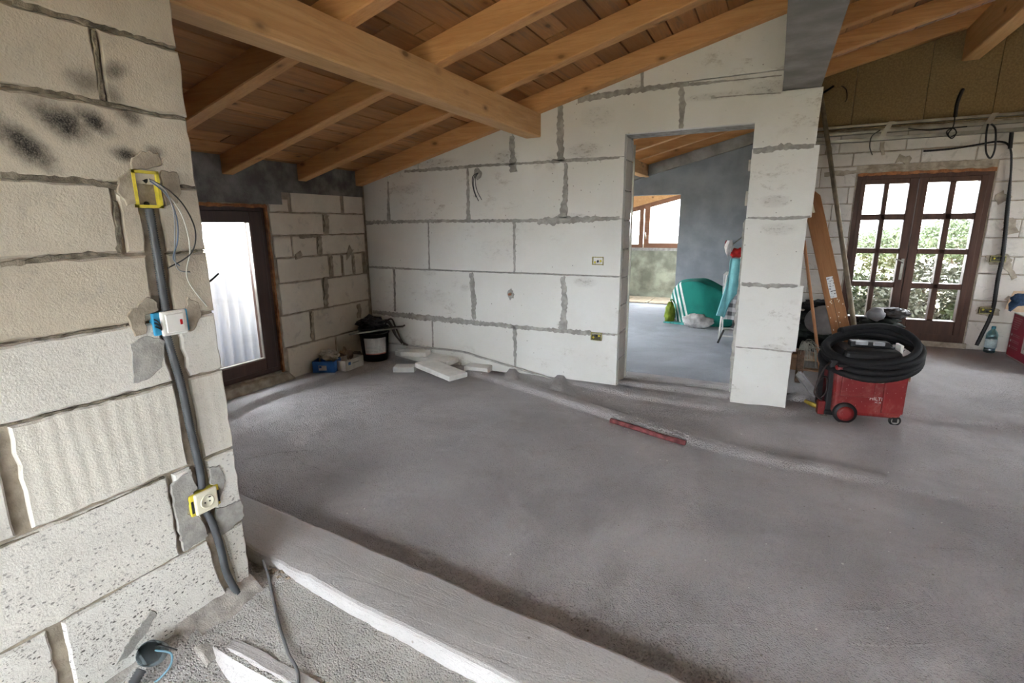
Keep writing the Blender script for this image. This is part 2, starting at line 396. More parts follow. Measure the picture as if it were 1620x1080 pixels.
purlin(1.475, 1.615, 3.005, YB-.1, 6.87)
mb = MB(); b = .008; prof = [(-.043, 2.41), (.197, 2.41), (.197, zr(.197)+RH), (-.043, zr(-.043)+RH)]
mb.hexa([(a, YB-.1, z) for a, z in prof], [(a, 4.72, z) for a, z in prof]).build('concrete_beam', M_CONC, ceil)

# ------------------------------------------------------------------ floors
def seg_d(X, Y, pts):
    """signed distance (+ = far side) and |distance| to a polyline"""
    best = np.full(X.shape, 1e9); sg = np.zeros(X.shape)
    for (x0, y0), (x1, y1) in zip(pts[:-1], pts[1:]):
        dx, dy = x1-x0, y1-y0; L2 = dx*dx+dy*dy
        t = np.clip(((X-x0)*dx+(Y-y0)*dy)/L2, 0, 1); qx, qy = X-(x0+t*dx), Y-(y0+t*dy)
        d = np.hypot(qx, qy); cr = dx*(Y-y0)-dy*(X-x0)
        m = d < best; best = np.where(m, d, best); sg = np.where(m, np.sign(cr), sg)
    return best*sg, best
def ss(a, b, x): t = np.clip((x-a)/(b-a), 0, 1); return t*t*(3-2*t)
def fbm(X, Y, f, seed):
    r = np.random.RandomState(seed); out = np.zeros(X.shape)
    for o in range(4):
        for _ in range(3):
            a = r.uniform(0, 6.28); ph = r.uniform(0, 6.28); k = f*2**o*r.uniform(.7, 1.4)
            out += np.sin((X*math.cos(a)+Y*math.sin(a))*k+ph+1.3*np.sin((X*math.sin(a)-Y*math.cos(a))*k*.7+ph*2))*.5**o/3
    return out
def grid_mesh(name, xs, ys, zfun, mat, parent=None, mats=None):
    X, Y = np.meshgrid(xs, ys); Z = zfun(X, Y); nx, ny = len(xs), len(ys)
    co = np.stack([X, Y, Z], -1).reshape(-1, 3)
    i = np.arange(nx*ny).reshape(ny, nx); q = np.stack([i[:-1, :-1], i[:-1, 1:], i[1:, 1:], i[1:, :-1]], -1).reshape(-1, 4)
    me = bpy.data.meshes.new(name); me.vertices.add(len(co)); me.vertices.foreach_set('co', co.ravel())
    me.loops.add(q.size); me.loops.foreach_set('vertex_index', q.ravel()); me.polygons.add(len(q))
    me.polygons.foreach_set('loop_start', np.arange(0, q.size, 4)); me.polygons.foreach_set('loop_total', np.full(len(q), 4))
    me.update(); me.validate(); me.polygons.foreach_set('use_smooth', [True]*len(q)); me.materials.append(mat)
    o = bpy.data.objects.new(name, me); COL.objects.link(o)
    if parent: o.parent = parent
    return o
pz = lambda *pp: [tuple(PZ(*p)[:2]) for p in pp]
R1 = [(-4.3, 4.44)]+[(-3.13, 4.36)]+pz((780, 605), (870, 632), (963, 664), (1085, 702), (1197, 733), (1307, 753), (1369, 764), (1484, 791), (1620, 818))+[(2.4, 3.2), (4.4, 3.1)]
R2 = [(-2.4, 4.40), (-1.95, 4.36), (-1.45, 4.36), (-.976, 4.223), (-.399, 4.188), (-.024, 4.19), (.286, 4.36), (.6, 4.6)]
LL = [(-3.60, 2.2), (-3.75, 2.56), (-3.80, 2.85), (-3.74, 3.313), (-3.65, 4.0), (-3.62, 4.4)]
C1 = [(-2.27, 4.5), (-2.16, 4.2)]; C2 = [(-1.74, 4.5), (-1.64, 4.12)]
def step_h(y, y0, a=.012): return ss(y0-a, y0+a, y)
def zmain(X, Y):
    z = .0035*fbm(X, Y, 2.6, 1)+.0012*fbm(X, Y, 17, 2)
    wob = .012*fbm(X, Y, 6, 4)
    d, _ = seg_d(X, Y, R1); d = d+wob*.5
    z += (.042-.016*ss(-.5, .3, X))*ss(-.004, .03+.03*ss(-.5, .3, X), d)*(1-.8*ss(.10, .22, d))-.006*ss(.16, .3, d)*(1-ss(.3, .6, d))
    d, _ = seg_d(X, Y, R2); d = d+wob*.5
    z += .030*ss(-.03, .03, d)*(1-ss(.12, .25, d)*.5)*(X > -2.3)*ss(.7, .3, X)
    d, a = seg_d(X, Y, LL); d = d+wob
    z += .055*ss(-.015, .02, d)*(1-.15*ss(.16, .30, d))*(X < -2.8)
    for c in (C1, C2):
        d, a = seg_d(X, Y, c); z = np.maximum(z, .065*(1-ss(.03, .085, a+wob*.4)))
    door = ss(-1.25, -1.16, X)*(1-ss(-.2, -.1, X))
    z += door*(.036*step_h(Y, 4.50, .008)*(1-.6*ss(4.56, 4.60, Y))+.035*step_h(Y, 4.70))
    z += .05*ss(4.66, 4.70, Y)*ss(.2, .3, X)
    z -= .038*np.exp(-((Y-1.53+.065*(X+1.8))/.15)**2)
    return z
floor = struct(grid_mesh('floor', np.linspace(XL-.1, XR+.1, 360), np.linspace(1.36, 4.80, 300), zmain, M_SCREED))
def zrough(X, Y): return .006*fbm(X, Y, 5, 11)+.003*fbm(X, Y, 30, 12)+.03*np.exp(-((X+1.8)/.14)**2)
o = grid_mesh('strip_screed', np.linspace(-1.85, XR, 260), np.linspace(.885, 1.34, 50), zrough, M_SCREED_ROUGH, floor)
# the two raised concrete ledges in front
def ledge(name, xs, prof, seed, mat):
    r = np.random.RandomState(seed); V = []; m = len(prof(xs[0]))
    for x in xs:
        for (y, z) in prof(x):
            w = .0035*noise.noise(Vector((x*4, y*3, seed)))+.003*noise.noise(Vector((x*19, y*9, seed)))
            V.append((x, y+w*1.6, z+w*.7))
    Fc = [(i*m+k, (i+1)*m+k, (i+1)*m+k+1, i*m+k+1) for i in range(len(xs)-1) for k in range(m-1)]
    me = MB().add(V, Fc); return me
def pl(x):
    y0 = 1.275-.07*(x+1.8); y1 = 1.555-.06*(x+1.8)
    return [(y0-.016, -.06), (y0-.014, .0), (y0-.006, .042), (y0, .052), (y0+.010, .057), (y0+.10, .058), (y1-.10, .055), (y1-.02, .052), (y1-.006, .046), (y1, .03), (y1+.004, -.06)]
struct(ledge('l', np.linspace(-3.1, XR, 260), pl, 3, M_SCREED_SMOOTH).build('trim_1', M_SCREED_SMOOTH))
m = MB()
for k, (px, py, sz) in enumerate(((438, 893, .03), (447, 905, .022), (432, 905, .026), (441, 915, .018), (455, 915, .014))):
    p = PZ(px, py, .02); m.lump(tuple(p), (sz, sz*.8, sz*.7), 2, .6, 3, k)
part(m, 'broken_end', plain('raw_mortar', (.38, .31, .23), .95, var=.4, sc=40, bump=.8, spec=.1), bpy.data.objects['trim_1'])['kind'] = 'stuff'
def pl2(x): return [(.82, -.13), (.865+.01*math.sin(x*9), -.10), (.885, -.03), (.893, -.004), (.91, .008), (.95, .006), (.985, -.03)]
struct(ledge('l', np.linspace(-1.80, XR, 200), pl2, 5, M_SCREED_SMOOTH).build('trim_2', M_SCREED_SMOOTH))
def zlow(X, Y): return -.10+.006*fbm(X, Y, 5, 21)+.10*np.exp(-((X+1.8)/.12)**2)+.05*ss(.55, .8, Y)*np.exp(-((X+1.75)/.2)**2)
struct(grid_mesh('floor', np.linspace(-1.85, XR, 240), np.linspace(YB, .89, 120), zlow, M_SCREED_ROUGH)).name = 'floor_front'
def zpast(X, Y): return .062+.0035*fbm(X, Y, 3, 31)+(.083/2.15)*(Y-4.8)+.0
struct(grid_mesh('floor', np.linspace(.05, XR, 160), np.linspace(4.76, 7.0, 90), zpast, M_SCREED)).name = 'floor_right'
def zgrey(X, Y): return .045+.004*fbm(X, Y, 2.5, 41)
struct(grid_mesh('floor', np.linspace(-6, .1, 120), np.linspace(4.74, 10.7, 120), zgrey, M_SCREED_BLUE)).name = 'floor_far'
struct(MB().box((XL-.2, YB-.2, -.3), (XR+.2, 10.8, -.16)).build('floor_slab', M_CONC))
struct(grid_mesh('floor', np.linspace(XL-.1, -1.85, 60), np.linspace(YB, 1.5, 60), lambda X, Y: .004*fbm(X, Y, 3, 51), M_SCREED)).name = 'floor_side'
# thin trowel lines and cracks left in the screed
def on_floor(pp, r, zoff=0.0):
    pts = []
    for a, b in zip(pp[:-1], pp[1:]):
        A, B = PZ(*a), PZ(*b); n = max(2, int(np.linalg.norm(B-A)/.03))
        for k in range(n): pts.append(A+(B-A)*k/n)
    pts.append(PZ(*pp[-1])); pts = np.array(pts)
    z = zmain(pts[:, 0], pts[:, 1]); jit = np.random.RandomState(len(pp)).uniform(-.004, .004, len(pts))
    return [(p[0]+j, p[1]+j, zz+zoff) for p, zz, j in zip(pts, z, jit)]
mb = MB()
for pp, r in (([(385, 727), (440, 716), (486, 712)], .005), ([(475, 732), (560, 760), (620, 775)], .004), ([(1325, 968), (1430, 965), (1470, 950), (1482, 942)], .006),
              ([(1345, 1018), (1410, 1022), (1490, 1018)], .005), ([(1455, 865), (1470, 905), (1478, 935)], .004), ([(855, 912), (960, 925), (1110, 948)], .005), ([(880, 970), (1000, 985), (1200, 990), (1300, 1005)], .004), ([(886, 710), (940, 713)], .003),
              ([(890, 590), (895, 600)], .003), ([(1200, 767), (1260, 770)], .004), ([(1445, 865), (1540, 869)], .004), ([(855, 668), (885, 650)], .003)):
    mb.tube(on_floor(pp, r, -r*.2), r, 5)
o = mb.build('trowel_line', M_SCREED, floor); o['kind'] = 'stuff'

# ------------------------------------------------------------------ white partition (insulation panels)
YW = 4.42
toY = lambda yf: (lambda u, v, d: (u, yf-d, v))        # wall facing -y
toX = lambda xf: (lambda u, v, d: (xf+d, u, v))        # wall facing +x
def uX(px, py, y=YW): p = PY(px, py, y); return p[0], p[2]
def uY(px, py, x): p = PX(px, py, x); return p[1], p[2]
OL, OR, OH = -1.18, -.210, 2.205                        # doorway: left, right, head
out = [(XL-.2, -.1), (OL, -.1), (OL, OH), (OR, OH), (OR, -.1), (.195, -.1), (.195, 2.405), (-.045, 2.405), (-.045, zr(-.045)+.16), (XL-.2, zr(XL-.2)+.16)]
mb = MB(); n = len(out)
mb.add([(a, 4.46, c) for a, c in out]+[(a, 4.70, c) for a, c in out], [tuple(range(n)), tuple(range(2*n-1, n-1, -1))]+[(i, (i+1)%n, n+(i+1)%n, n+i) for i in range(n)])
wall_far = struct(mb.build('wall_far', M_MORTAR))
rnd = random.Random(11)
def panel(poly, name='insulation_panel', mat=None, front=0.0, amp=.0012, gap=.0025):
    poly = jitter(inset(poly, gap), .09, amp, rnd)
    return part(plate(poly, toY(YW), -.05, front+rnd.uniform(-.0015, .0015), .003), name, mat or M_EPS, wall_far)
ROW = [0.0, .511, 1.033, 1.524, 2.03, 2.545]
JX = {0: [684.5, 814.6], 1: [624.4, 748, 892], 2: [678.4, 813.7], 3: [614.4, 740.6, 894], 4: [614, 811, 886.5]}
MY = {0: 545, 1: 470, 2: 395, 3: 305, 4: 240}
for r in range(5):
    xs = [XL+.012]+[uX(px, MY[r])[0] for px in JX[r]]
    if r == 4: xs[1] = -3.3
    end = OL+.006
    for i, a in enumerate(xs):
        b = xs[i+1] if i+1 < len(xs) else end
        z0, z1 = ROW[r], ROW[r+1]
        if r == 0: z0 = .012
        poly = [(a, z0), (b, z0), (b, z1), (a, z1)]
        if r == 4 and i == len(xs)-1:                   # carries on over the doorway
            xj = uX(1078, 170)[0]; poly = [(a, z0), (OL+.006, z0), (OL+.006, OH-.004), (xj, OH-.004), (xj, z1), (a, z1)]
        if r >= 2: poly = clip(poly, -.2502, 1, 2.919+.09)
        if len(poly) >= 3: panel(poly)
xj = uX(1078, 170)[0]
panel([(xj, OH-.004), (OR, OH-.004), (OR, 2.02), (.203, 2.02), (.212, 2.405), (-.045, 2.405), (-.045, 2.545), (xj, 2.545)])
xk = uX(1016, 125)[0]
panel(clip([(-1.95, 2.545), (xk, 2.545), (xk, 3.2), (-1.95, 3.2)], -.2502, 1, 3.009))
panel(clip([(xk, 2.545), (-.047, 2.545), (-.047, 3.2), (xk, 3.2)], -.2502, 1, 3.009))
# stepped panels of the pillar: (left top, left bottom, right top, right bottom, z top, z bottom)
for (l0, l1, r0, r1, z0, z1) in ((-.212, -.212, .232, .232, 2.02, 1.515), (-.214, -.212, .207, .209, 1.515, 1.01), (-.208, -.206, .236, .233, 1.01, .498), (-.205, -.207, .207, .206, .498, .012)):
    panel([(l1, z1), (r1, z1), (r0, z0), (l0, z0)], front=rnd.uniform(0, .004))
# blocks in the reveal of the doorway, left side, and adhesive on the right side
z = 0.02
while z < OH-.03:
    h = min(.245, OH-.012-z)
    part(plate(jitter([(4.475, z+.004), (4.695, z+.004), (4.695, z+h-.004), (4.475, z+h-.004)], .05, .003, rnd), toX(OL), -.02, .007, .004), 'block', M_AACP, wall_far); z += h+.004
mb = MB(); pts = []
for k in range(40):
    z = .10+k*1.40/39; pts.append((OR-.012-.022*abs(noise.noise(Vector((z*9, 1, 2)))), z))
poly = pts+[(OR+.01, 1.5), (OR+.01, .10)]
part(plate(poly, lambda u, v, d: (u, 4.452-d, v), -.03, .0, .004), 'adhesive_edge', M_MORTAR, wall_far)
part(MB().box((OL+.006, 4.695, .05), (OL+.022, 4.712, OH-.05)), 'corner_bead', M_METAL, wall_far)
# mortar smeared over the joints
SM = [([(640, 271), (700, 267), (760, 262), (830, 258)], [3, 5, 4, 3]), ([(830, 258), (900, 254), (980, 249)], [3, 6, 4]), ([(578, 352), (640, 350.5), (690, 349.5)], [5, 4, 5]), ([(690, 349.5), (850, 349)], [4, 5]), ([(850, 351), (880, 349), (925, 347), (980, 345)], [7, 14, 9, 6]),
      ([(583, 422), (700, 428), (980, 438)], [3, 1.6, 1.8]), ([(590, 493), (650, 500), (760, 511)], [4, 8, 7]), ([(760, 511), (850, 520), (935, 527)], [7, 6, 8]), ([(935, 527), (973, 529.5)], 3),
      ([(746, 432), (749, 470), (750, 505)], [7, 9, 6]), ([(890.5, 438), (893, 480), (890, 522)], [8, 9, 13]), ([(814.4, 516), (814.8, 585)], [7, 3]), ([(684, 505), (685, 552)], 2), ([(624, 426), (624.7, 492)], 3), ([(678, 352), (679, 427)], 2), ([(813.5, 350), (814, 433)], [5, 3]),
      ([(614, 287), (615, 352)], [2, 5]), ([(740, 264), (741, 352)], [3, 6]), ([(895.5, 258), (894, 310), (890, 345)], [6, 8, 15]), ([(810, 215), (811, 250), (813, 272)], [9, 10, 13]), ([(886.5, 163), (886.5, 210), (888, 255)], [9, 11, 11]),
      ([(914, 158), (960, 150), (1020, 141), (1090, 132)], [10, 9, 9, 7]), ([(1078, 135), (1080, 165), (1077, 203)], [8, 12, 8]), ([(1016, 113), (1016, 139)], 5), ([(1088, 134), (1160, 127), (1237, 119)], [6, 2, 2]), ([(1125, 155), (1180, 150), (1235, 147)], [2, 1.6, 2.2]),
      ([(1191.5, 240), (1235, 233), (1288, 231)], [8, 13, 9]), ([(1183, 344.5), (1230, 345.5), (1282, 343)], [3, 6, 5]), ([(1173, 449), (1215, 452), (1262, 452)], [7, 9, 6]), ([(1164, 548.5), (1210, 552), (1254, 557)], [2, 3, 3])]
for pp, w in SM:
    uv = [uX(*p) for p in pp]; ws = w if isinstance(w, list) else [w]*len(pp)
    sc = [np.linalg.norm(PY(p[0], p[1], YW)-PY(p[0]+1, p[1], YW))*.9 for p in pp]
    poly = ribbon(uv, [a*b for a, b in zip(ws, sc)], rnd, .018, .38)
    part(plate(poly, toY(YW), -.004, .0035, .0008), 'mortar_smear', M_MORTAR, wall_far)
def blob(cx, cy, rx, ry, to, name, mat, par, rg, d=.005, n=18):
    poly = []
    for k in range(n):
        a = 2*math.pi*k/n; q = 1+rg.uniform(-.2, .2); poly.append((cx+rx*q*math.cos(a), cy+ry*q*math.sin(a)))
    return part(plate(poly, to, -.004, d, .0015), name, mat, par)
for (px, py, rx, ry) in ((756, 275, .045, .05), (808, 465, .035, .055)):
    u, v = uX(px, py); blob(u, v, rx, ry, toY(YW), 'mortar_patch', M_MORTAR, wall_far, rnd, .004)

# ------------------------------------------------------------------ door wall
XD = XL
DY0, DY1, DZ0, DZ1 = 2.42, 3.185, .150, 1.668
out = [(YB, -.2), (4.47, -.2), (4.47, zr(XD)+.17), (YB, zr(XD)+.17)]
mb = MB()
def wall_hole(mb, rect, hole, to, d0, d1):
    (a0, b0, a1, b1), (c0, e0, c1, e1) = rect, hole
    O = [(a0, b0), (a1, b0), (a1, b1), (a0, b1)]; H = [(c0, e0), (c1, e0), (c1, e1), (c0, e1)]
    for d in (d0, d1):
        o = len(mb.v); mb.v += [to(u, v, d) for u, v in O+H]
        for i in range(4): j = (i+1)%4; mb.f.append((o+i, o+j, o+4+j, o+4+i))
    o = len(mb.v)-16
    for k in (0, 4):
        for i in range(4): j = (i+1)%4; mb.f.append((o+k+i, o+k+j, o+8+k+j, o+8+k+i))
    return mb
wall_left = struct(wall_hole(MB(), (YB, -.2, 4.46, zr(XD)+.15), (DY0, DZ0, DY1, DZ1), toX(XD), -.25, -.009).build('wall_left', M_MORTARD))
z3 = lambda x, y: (300+.3612*x, 250+.3611*y)            # a look at the corner, enlarged
def door_block(x0, y0, x1, y1, k=0):
    a0, b0 = uY(*z3(x0, y0), XD); a1, b1 = uY(*z3(x1, y1), XD); return a0, b0, a1, b1
ZJ = [.03, .352, .667, .967, 1.20, 1.403, 1.612, 1.812]
def yAt(xz, yz): return uY(*z3(xz, yz), XD)[0]
rowsD = {6: [(345, 432, 1.735), (443, 661, 0), (672, 757, 1.80)], 5: [(352, 585, 0), (607, 768, 0)], 4: [(368, 446, 0), (451, 558, 0), (578, 770, 0)], 3: [(383, 609, 0), (628, 665, 0), (673, 712, 0), (722, 757, 0)],
         2: [(395, 585, 0), (603, 786, 0)], 1: [(402, 530, 0), (541, 790, 0)], 0: [(430, 645, 0), (650, 792, 0)]}
ymid = {6: 195, 5: 290, 4: 385, 3: 470, 2: 600, 1: 720, 0: 880}
for r, L in rowsD.items():
    for (a, b, top) in L:
        y0, y1 = yAt(a, ymid[r]), min(yAt(b, ymid[r]), 4.418)
        poly = jitter([(y0+.004, ZJ[r]+.007), (y1-.004, ZJ[r]+.007), (y1-.004, (top or ZJ[r+1])-.007), (y0+.004, (top or ZJ[r+1])-.007)], .05, .0035, rnd)
        part(plate(poly, toX(XD), -.03, rnd.uniform(-.001, .006), .005), 'block', M_AAC, wall_left)
for k in range(8):                                       # blocks behind the near wall, on the far side of the door
    y0 = YB+.05+.62*k
    if y0+.6 < DY0-.02:
        for r in range(6): part(plate([(y0, ZJ[r]+.007), (y0+.6, ZJ[r]+.007), (y0+.6, ZJ[r+1]-.007), (y0, ZJ[r+1]-.007)], toX(XD), -.03, .004, .005), 'block', M_AAC, wall_left)
part(MB().box((XD-.1, YB, 1.79), (XD+.004, 4.418, zr(XD)+RH+.005)).box((XD-.1, YB, DZ1+.012), (XD+.003, 3.36, 1.80)), 'lintel', M_LINTEL, wall_left)
for (a, b, c, d, w) in ((597, 250, 597, 325, 24), (567, 345, 567, 420, 20), (618, 435, 620, 510, 16), (668, 430, 668, 505, 6), (717, 430, 717, 500, 9), (595, 520, 596, 645, 22), (535, 675, 535, 790, 12), (766, 415, 768, 500, 14), (470, 415, 480, 440, 30), (690, 408, 705, 420, 60), (738, 640, 742, 700, 24), (480, 348, 560, 340, 10)):
    uv = [uY(*z3(a, b), XD), uY(*z3((a+c)/2+2, (b+d)/2), XD), uY(*z3(c, d), XD)]
    part(plate(ribbon(uv, w*.0024, rnd, .02, .4), toX(XD), -.004, .009, .001), 'mortar_smear', M_MORTARD, wall_left)
# concrete threshold and crumbly edge under and round the door
part(plate(jitter([(2.35, -.02), (3.30, -.02), (3.27, .06), (3.2, .135), (2.35, .145)], .05, .006, rnd), toX(XD), -.2, .05, .012), 'sill', M_MORTARD, wall_left)
# glazed door
def frame_bars(par, name, mat, rects, to, d0, d1, b=.006):
    for (a0, b0, a1, b1) in rects: part(plate([(a0, b0), (a1, b0), (a1, b1), (a0, b1)], to, d0, d1, b), name, mat, par)
door_1 = struct(MB().add(*(lambda m: (m.v, m.f))(wall_hole(MB(), (DY0+.005, DZ0+.004, DY1-.012, DZ1-.012), (DY0+.055, DZ0+.05, DY1-.058, DZ1-.06), toX(XD), -.10, -.022))).build('door_1', M_FRAME))
GY0, GY1, GZ0, GZ1 = 2.575, 3.02, .302, 1.519
frame_bars(door_1, 'stile', M_FRAME, [(DY0+.045, DZ0+.045, GY0, DZ1-.05), (GY1, DZ0+.045, DY1-.048, DZ1-.05)], toX(XD), -.09, -.012)
frame_bars(door_1, 'rail', M_FRAME, [(GY0, DZ0+.045, GY1, GZ0), (GY0, GZ1, GY1, DZ1-.05)], toX(XD), -.09, -.013)
part(plate([(GY0-.01, GZ0-.01), (GY1+.01, GZ0-.01), (GY1+.01, GZ1+.01), (GY0-.01, GZ1+.01)], toX(XD), -.06, -.052, .001), 'pane', M_GLASS, door_1)
m = MB()
for (a0, b0, a1, b1) in ((GY1-.007, GZ0, GY1, GZ1), (GY0, GZ0, GY1, GZ0+.007)): m.box((XD-.05, a0, b0), (XD-.022, a1, b1))
part(m, 'glazing_bead', M_METAL, door_1)
m = MB().box((XD-.012, 2.512, .93), (XD-.004, 2.538, 1.10)); m.tube([(XD-.01, 2.525, 1.05), (XD+.045, 2.525, 1.05), (XD+.05, 2.56, 1.065), (XD+.05, 2.632, 1.115)], .0085, 8)
part(m, 'handle', M_BLACK, door_1, True)
part(plate(ribbon([(DY1-.002, DZ0-.02), (DY1+.004, .9), (DY1, DZ1)], .022, rnd, .03, .45), toX(XD), -.06, .004, .002), 'sealing_strip', M_FOAM, door_1)
part(plate(ribbon([(DY0, DZ1-.005), (DY1, DZ1-.007)], .028, rnd, .03, .45), toX(XD), -.06, .004, .002), 'sealing_strip', M_FOAM, door_1)

# ------------------------------------------------------------------ near block wall
XN = -1.80; NE = 1.152
NZ = [-.12, .035, .328, .642, .960, 1.178, 1.396, 1.610, 1.835, 2.046, 2.27]
wall_near = struct(MB().hexa([(XN-.25, YB, -.2), (XN-.012, YB, -.2), (XN-.012, NE-.008, -.2), (XN-.25, NE-.008, -.2)], [(XN-.25, YB, zr(XN-.25)+.1), (XN-.012, YB, zr(XN)+.1), (XN-.012, NE-.008, zr(XN)+.1), (XN-.25, NE-.008, zr(XN-.25)+.1)]).build('wall_near', M_MORTARD))
CH = [uY(px, py, XN) for px, py in ((236, 300), (237, 328), (244, 375), (249, 430), (257, 480), (264, 520), (283, 590), (298, 660), (306, 705), (321, 775), (334, 828), (346, 870), (358, 910), (375, 945))]
CH[0] = (CH[0][0], 1.60)
def ch_y(z):
    for (y0, z0), (y1, z1) in zip(CH[:-1], CH[1:]):
        if z1 <= z <= z0: return y0+(y1-y0)*(z-z0)/(z1-z0)
    return CH[0][0] if z > CH[0][1] else CH[-1][0]
HW = .026                                                 # half width of the chased slot
def near_block(y0, y1, z0, z1, mat, g=.005, ragged=.0035):
    """block of the near wall; those crossed by the chase are cut either side of it"""
    zm = (z0+z1)/2
    polys = []
    cut = z0 < 1.58 and z1 > .0 and y0 < ch_y(zm) < y1
    if not cut: polys = [[(y0+g, z0+g), (y1-g, z0+g), (y1-g, z1-g), (y0+g, z1-g)]]
    else:
        zs = [z0+g+(z1-z0-2*g)*k/6 for k in range(7)]
        zt = [z for z in zs]
        polys.append([(y0+g, z0+g)]+[(ch_y(z)-HW+rnd.uniform(-.004, .002), z) for z in zt]+[(y0+g, z1-g)])
        polys.append([(y1-g, z1-g)]+[(ch_y(z)+HW+.006+rnd.uniform(-.003, .006), z) for z in reversed(zt)]+[(y1-g, z0+g)])
    for p in polys:
        p = jitter(p, .035, ragged, rnd)
        part(plate(p, toX(XN), -.05, rnd.uniform(-.003, .004), .006), 'block', mat, wall_near)
JN = {9: [-.1], 8: [pix_near(157, 110)[0]], 7: [.22], 6: [pix_near(187, 350)[0]], 5: [.40], 4: [.36], 3: [pix_near(17, 760)[0]], 2: [pix_near(277, 820)[0]], 1: [pix_near(97, 1040)[0]], 0: [.3]}
for r in range(10):
    z0, z1 = NZ[r], NZ[r+1]
    ed = [NE+rnd.uniform(-.004, .003)]; y = JN[r][0]; ed.append(y)
    while y > YB+.1: y -= .605; ed.append(max(y, YB))
    for i, (b, a) in enumerate(zip(ed[:-1], ed[1:])):
        wide = .016 if r in (1, 3) else .006               # open joints
        aa = a+(wide if i == 0 else 0)
        mat = M_NEARRIB if r == 3 and i == 0 else (M_NEARLOW if r <= 4 else M_NEAR)
        if r == 2 and i == 0: aa = pix_near(277, 820)[0]+.012
        near_block(aa, b-(.012 if i and r in (1, 3) else 0), z0, z1, mat)
# end faces of the blocks are part of the prisms; core shows as mortar.  Smears and patches:
def near_smear(pp, w, mat=None, d=.0015):
    mat = mat or M_JOINT
    uv = [uY(px, py, XN) for px, py in pp]; uv[-1] = (min(uv[-1][0], NE-.012), uv[-1][1]); k = 1.0 if d > .01 else .62
    w = [q*k for q in w] if isinstance(w, list) else w*k; part(plate(ribbon(uv, w, rnd, .012, .6), toX(XN), -.006, d, .0015), 'mortar_smear', mat, wall_near)
def near_patch(pp, mat=M_MORTARD, d=.007, amp=.004):
    uv = [uY(px, py, XN) for px, py in pp]; part(plate(jitter(uv, .012, amp, rnd), toX(XN), -.006, d, .002), 'mortar_patch', mat, wall_near)
near_smear([(20, 2), (90, 22), (150, 40), (220, 60), (285, 78)], [.02, .022, .02, .024, .012])
near_smear([(148, 48), (156, 100), (163, 158)], [.016, .016, .02])
near_smear([(0, 134), (80, 145), (160, 162), (240, 180), (298, 190)], [.012, .016, .018, .014, .014])
near_smear([(0, 275), (60, 281), (130, 285), (200, 298)], [.028, .02, .024, .03])
near_smear([(285, 293), (312, 297)], .016)
near_smear([(184, 318), (190, 400)], [.016, .024])
near_smear([(0, 420), (70, 410), (140, 402), (200, 405)], [.018, .026, .02, .012])
near_smear([(262, 402), (328, 396)], [.008, .014])
near_smear([(0, 545), (90, 532), (200, 515)], [.008, .012, .016])
near_smear([(0, 674), (120, 645), (250, 612), (275, 603)], [.010, .012, .012, .010])
near_smear([(0, 866), (120, 818), (260, 755)], [.008, .008, .012])
near_patch([(186, 282), (205, 268), (215, 290), (218, 322), (200, 325), (184, 305)])
near_patch([(207, 250), (222, 238), (248, 242), (254, 262), (230, 268), (208, 268)])
near_patch([(254, 270), (278, 272), (285, 300), (280, 322), (262, 326), (256, 310)])
near_patch([(218, 480), (232, 470), (248, 478), (250, 490), (228, 498), (230, 528), (212, 532), (198, 500)])
near_patch([(292, 486), (296, 470), (312, 478), (318, 500), (306, 522), (294, 524)])
near_patch([(205, 545), (232, 530), (262, 538), (256, 580), (232, 600), (210, 606)], M_MORTAR, .004)
near_patch([(270, 768), (300, 742), (312, 770), (298, 785), (296, 812), (316, 818), (330, 846), (290, 872), (278, 820)], M_MORTAR, .006)
near_patch([(330, 740), (346, 735), (356, 760), (346, 790), (344, 768), (332, 765)], M_MORTAR, .006)
near_patch([(342, 805), (380, 790), (386, 815), (362, 838), (350, 846), (340, 820)], M_MORTAR, .006)
near_patch([(238, 965), (248, 970), (232, 1000), (200, 1040), (180, 1052), (205, 1010)], M_MORTAR, .004)
ys = np.linspace(.30, 1.15, 60); V = []
for y in ys:
    for (dx, z) in ((-.02, .085), (.012, .072), (.035, .045), (.075, .018), (.12, -.004), (.15, -.03)):
        q = noise.noise(Vector((y*7, dx*20, 3)))*.016+noise.noise(Vector((y*22, dx*40, 8)))*.009; V.append((XN+dx+q*.6, y, z+q-(.10 if y < .84 else 0)*min(1, dx*14+.3)))
m = MB().add(V, [(i*6+k, (i+1)*6+k, (i+1)*6+k+1, i*6+k+1) for i in range(59) for k in range(5)])
part(m, 'mortar_fillet', M_MORTARF, wall_near, True)

# ------------------------------------------------------------------ french-window wall
YF = 6.95
FX0, FX1, FZ0, FZ1 = .757, 1.912, .275, 1.975
wall_french = struct(wall_hole(MB(), (-.2, -.2, XR, zr(XR)+.15), (FX0, .17, FX1, FZ1), toY(YF), -.25, -.008).build('wall_french', M_MORTARD))
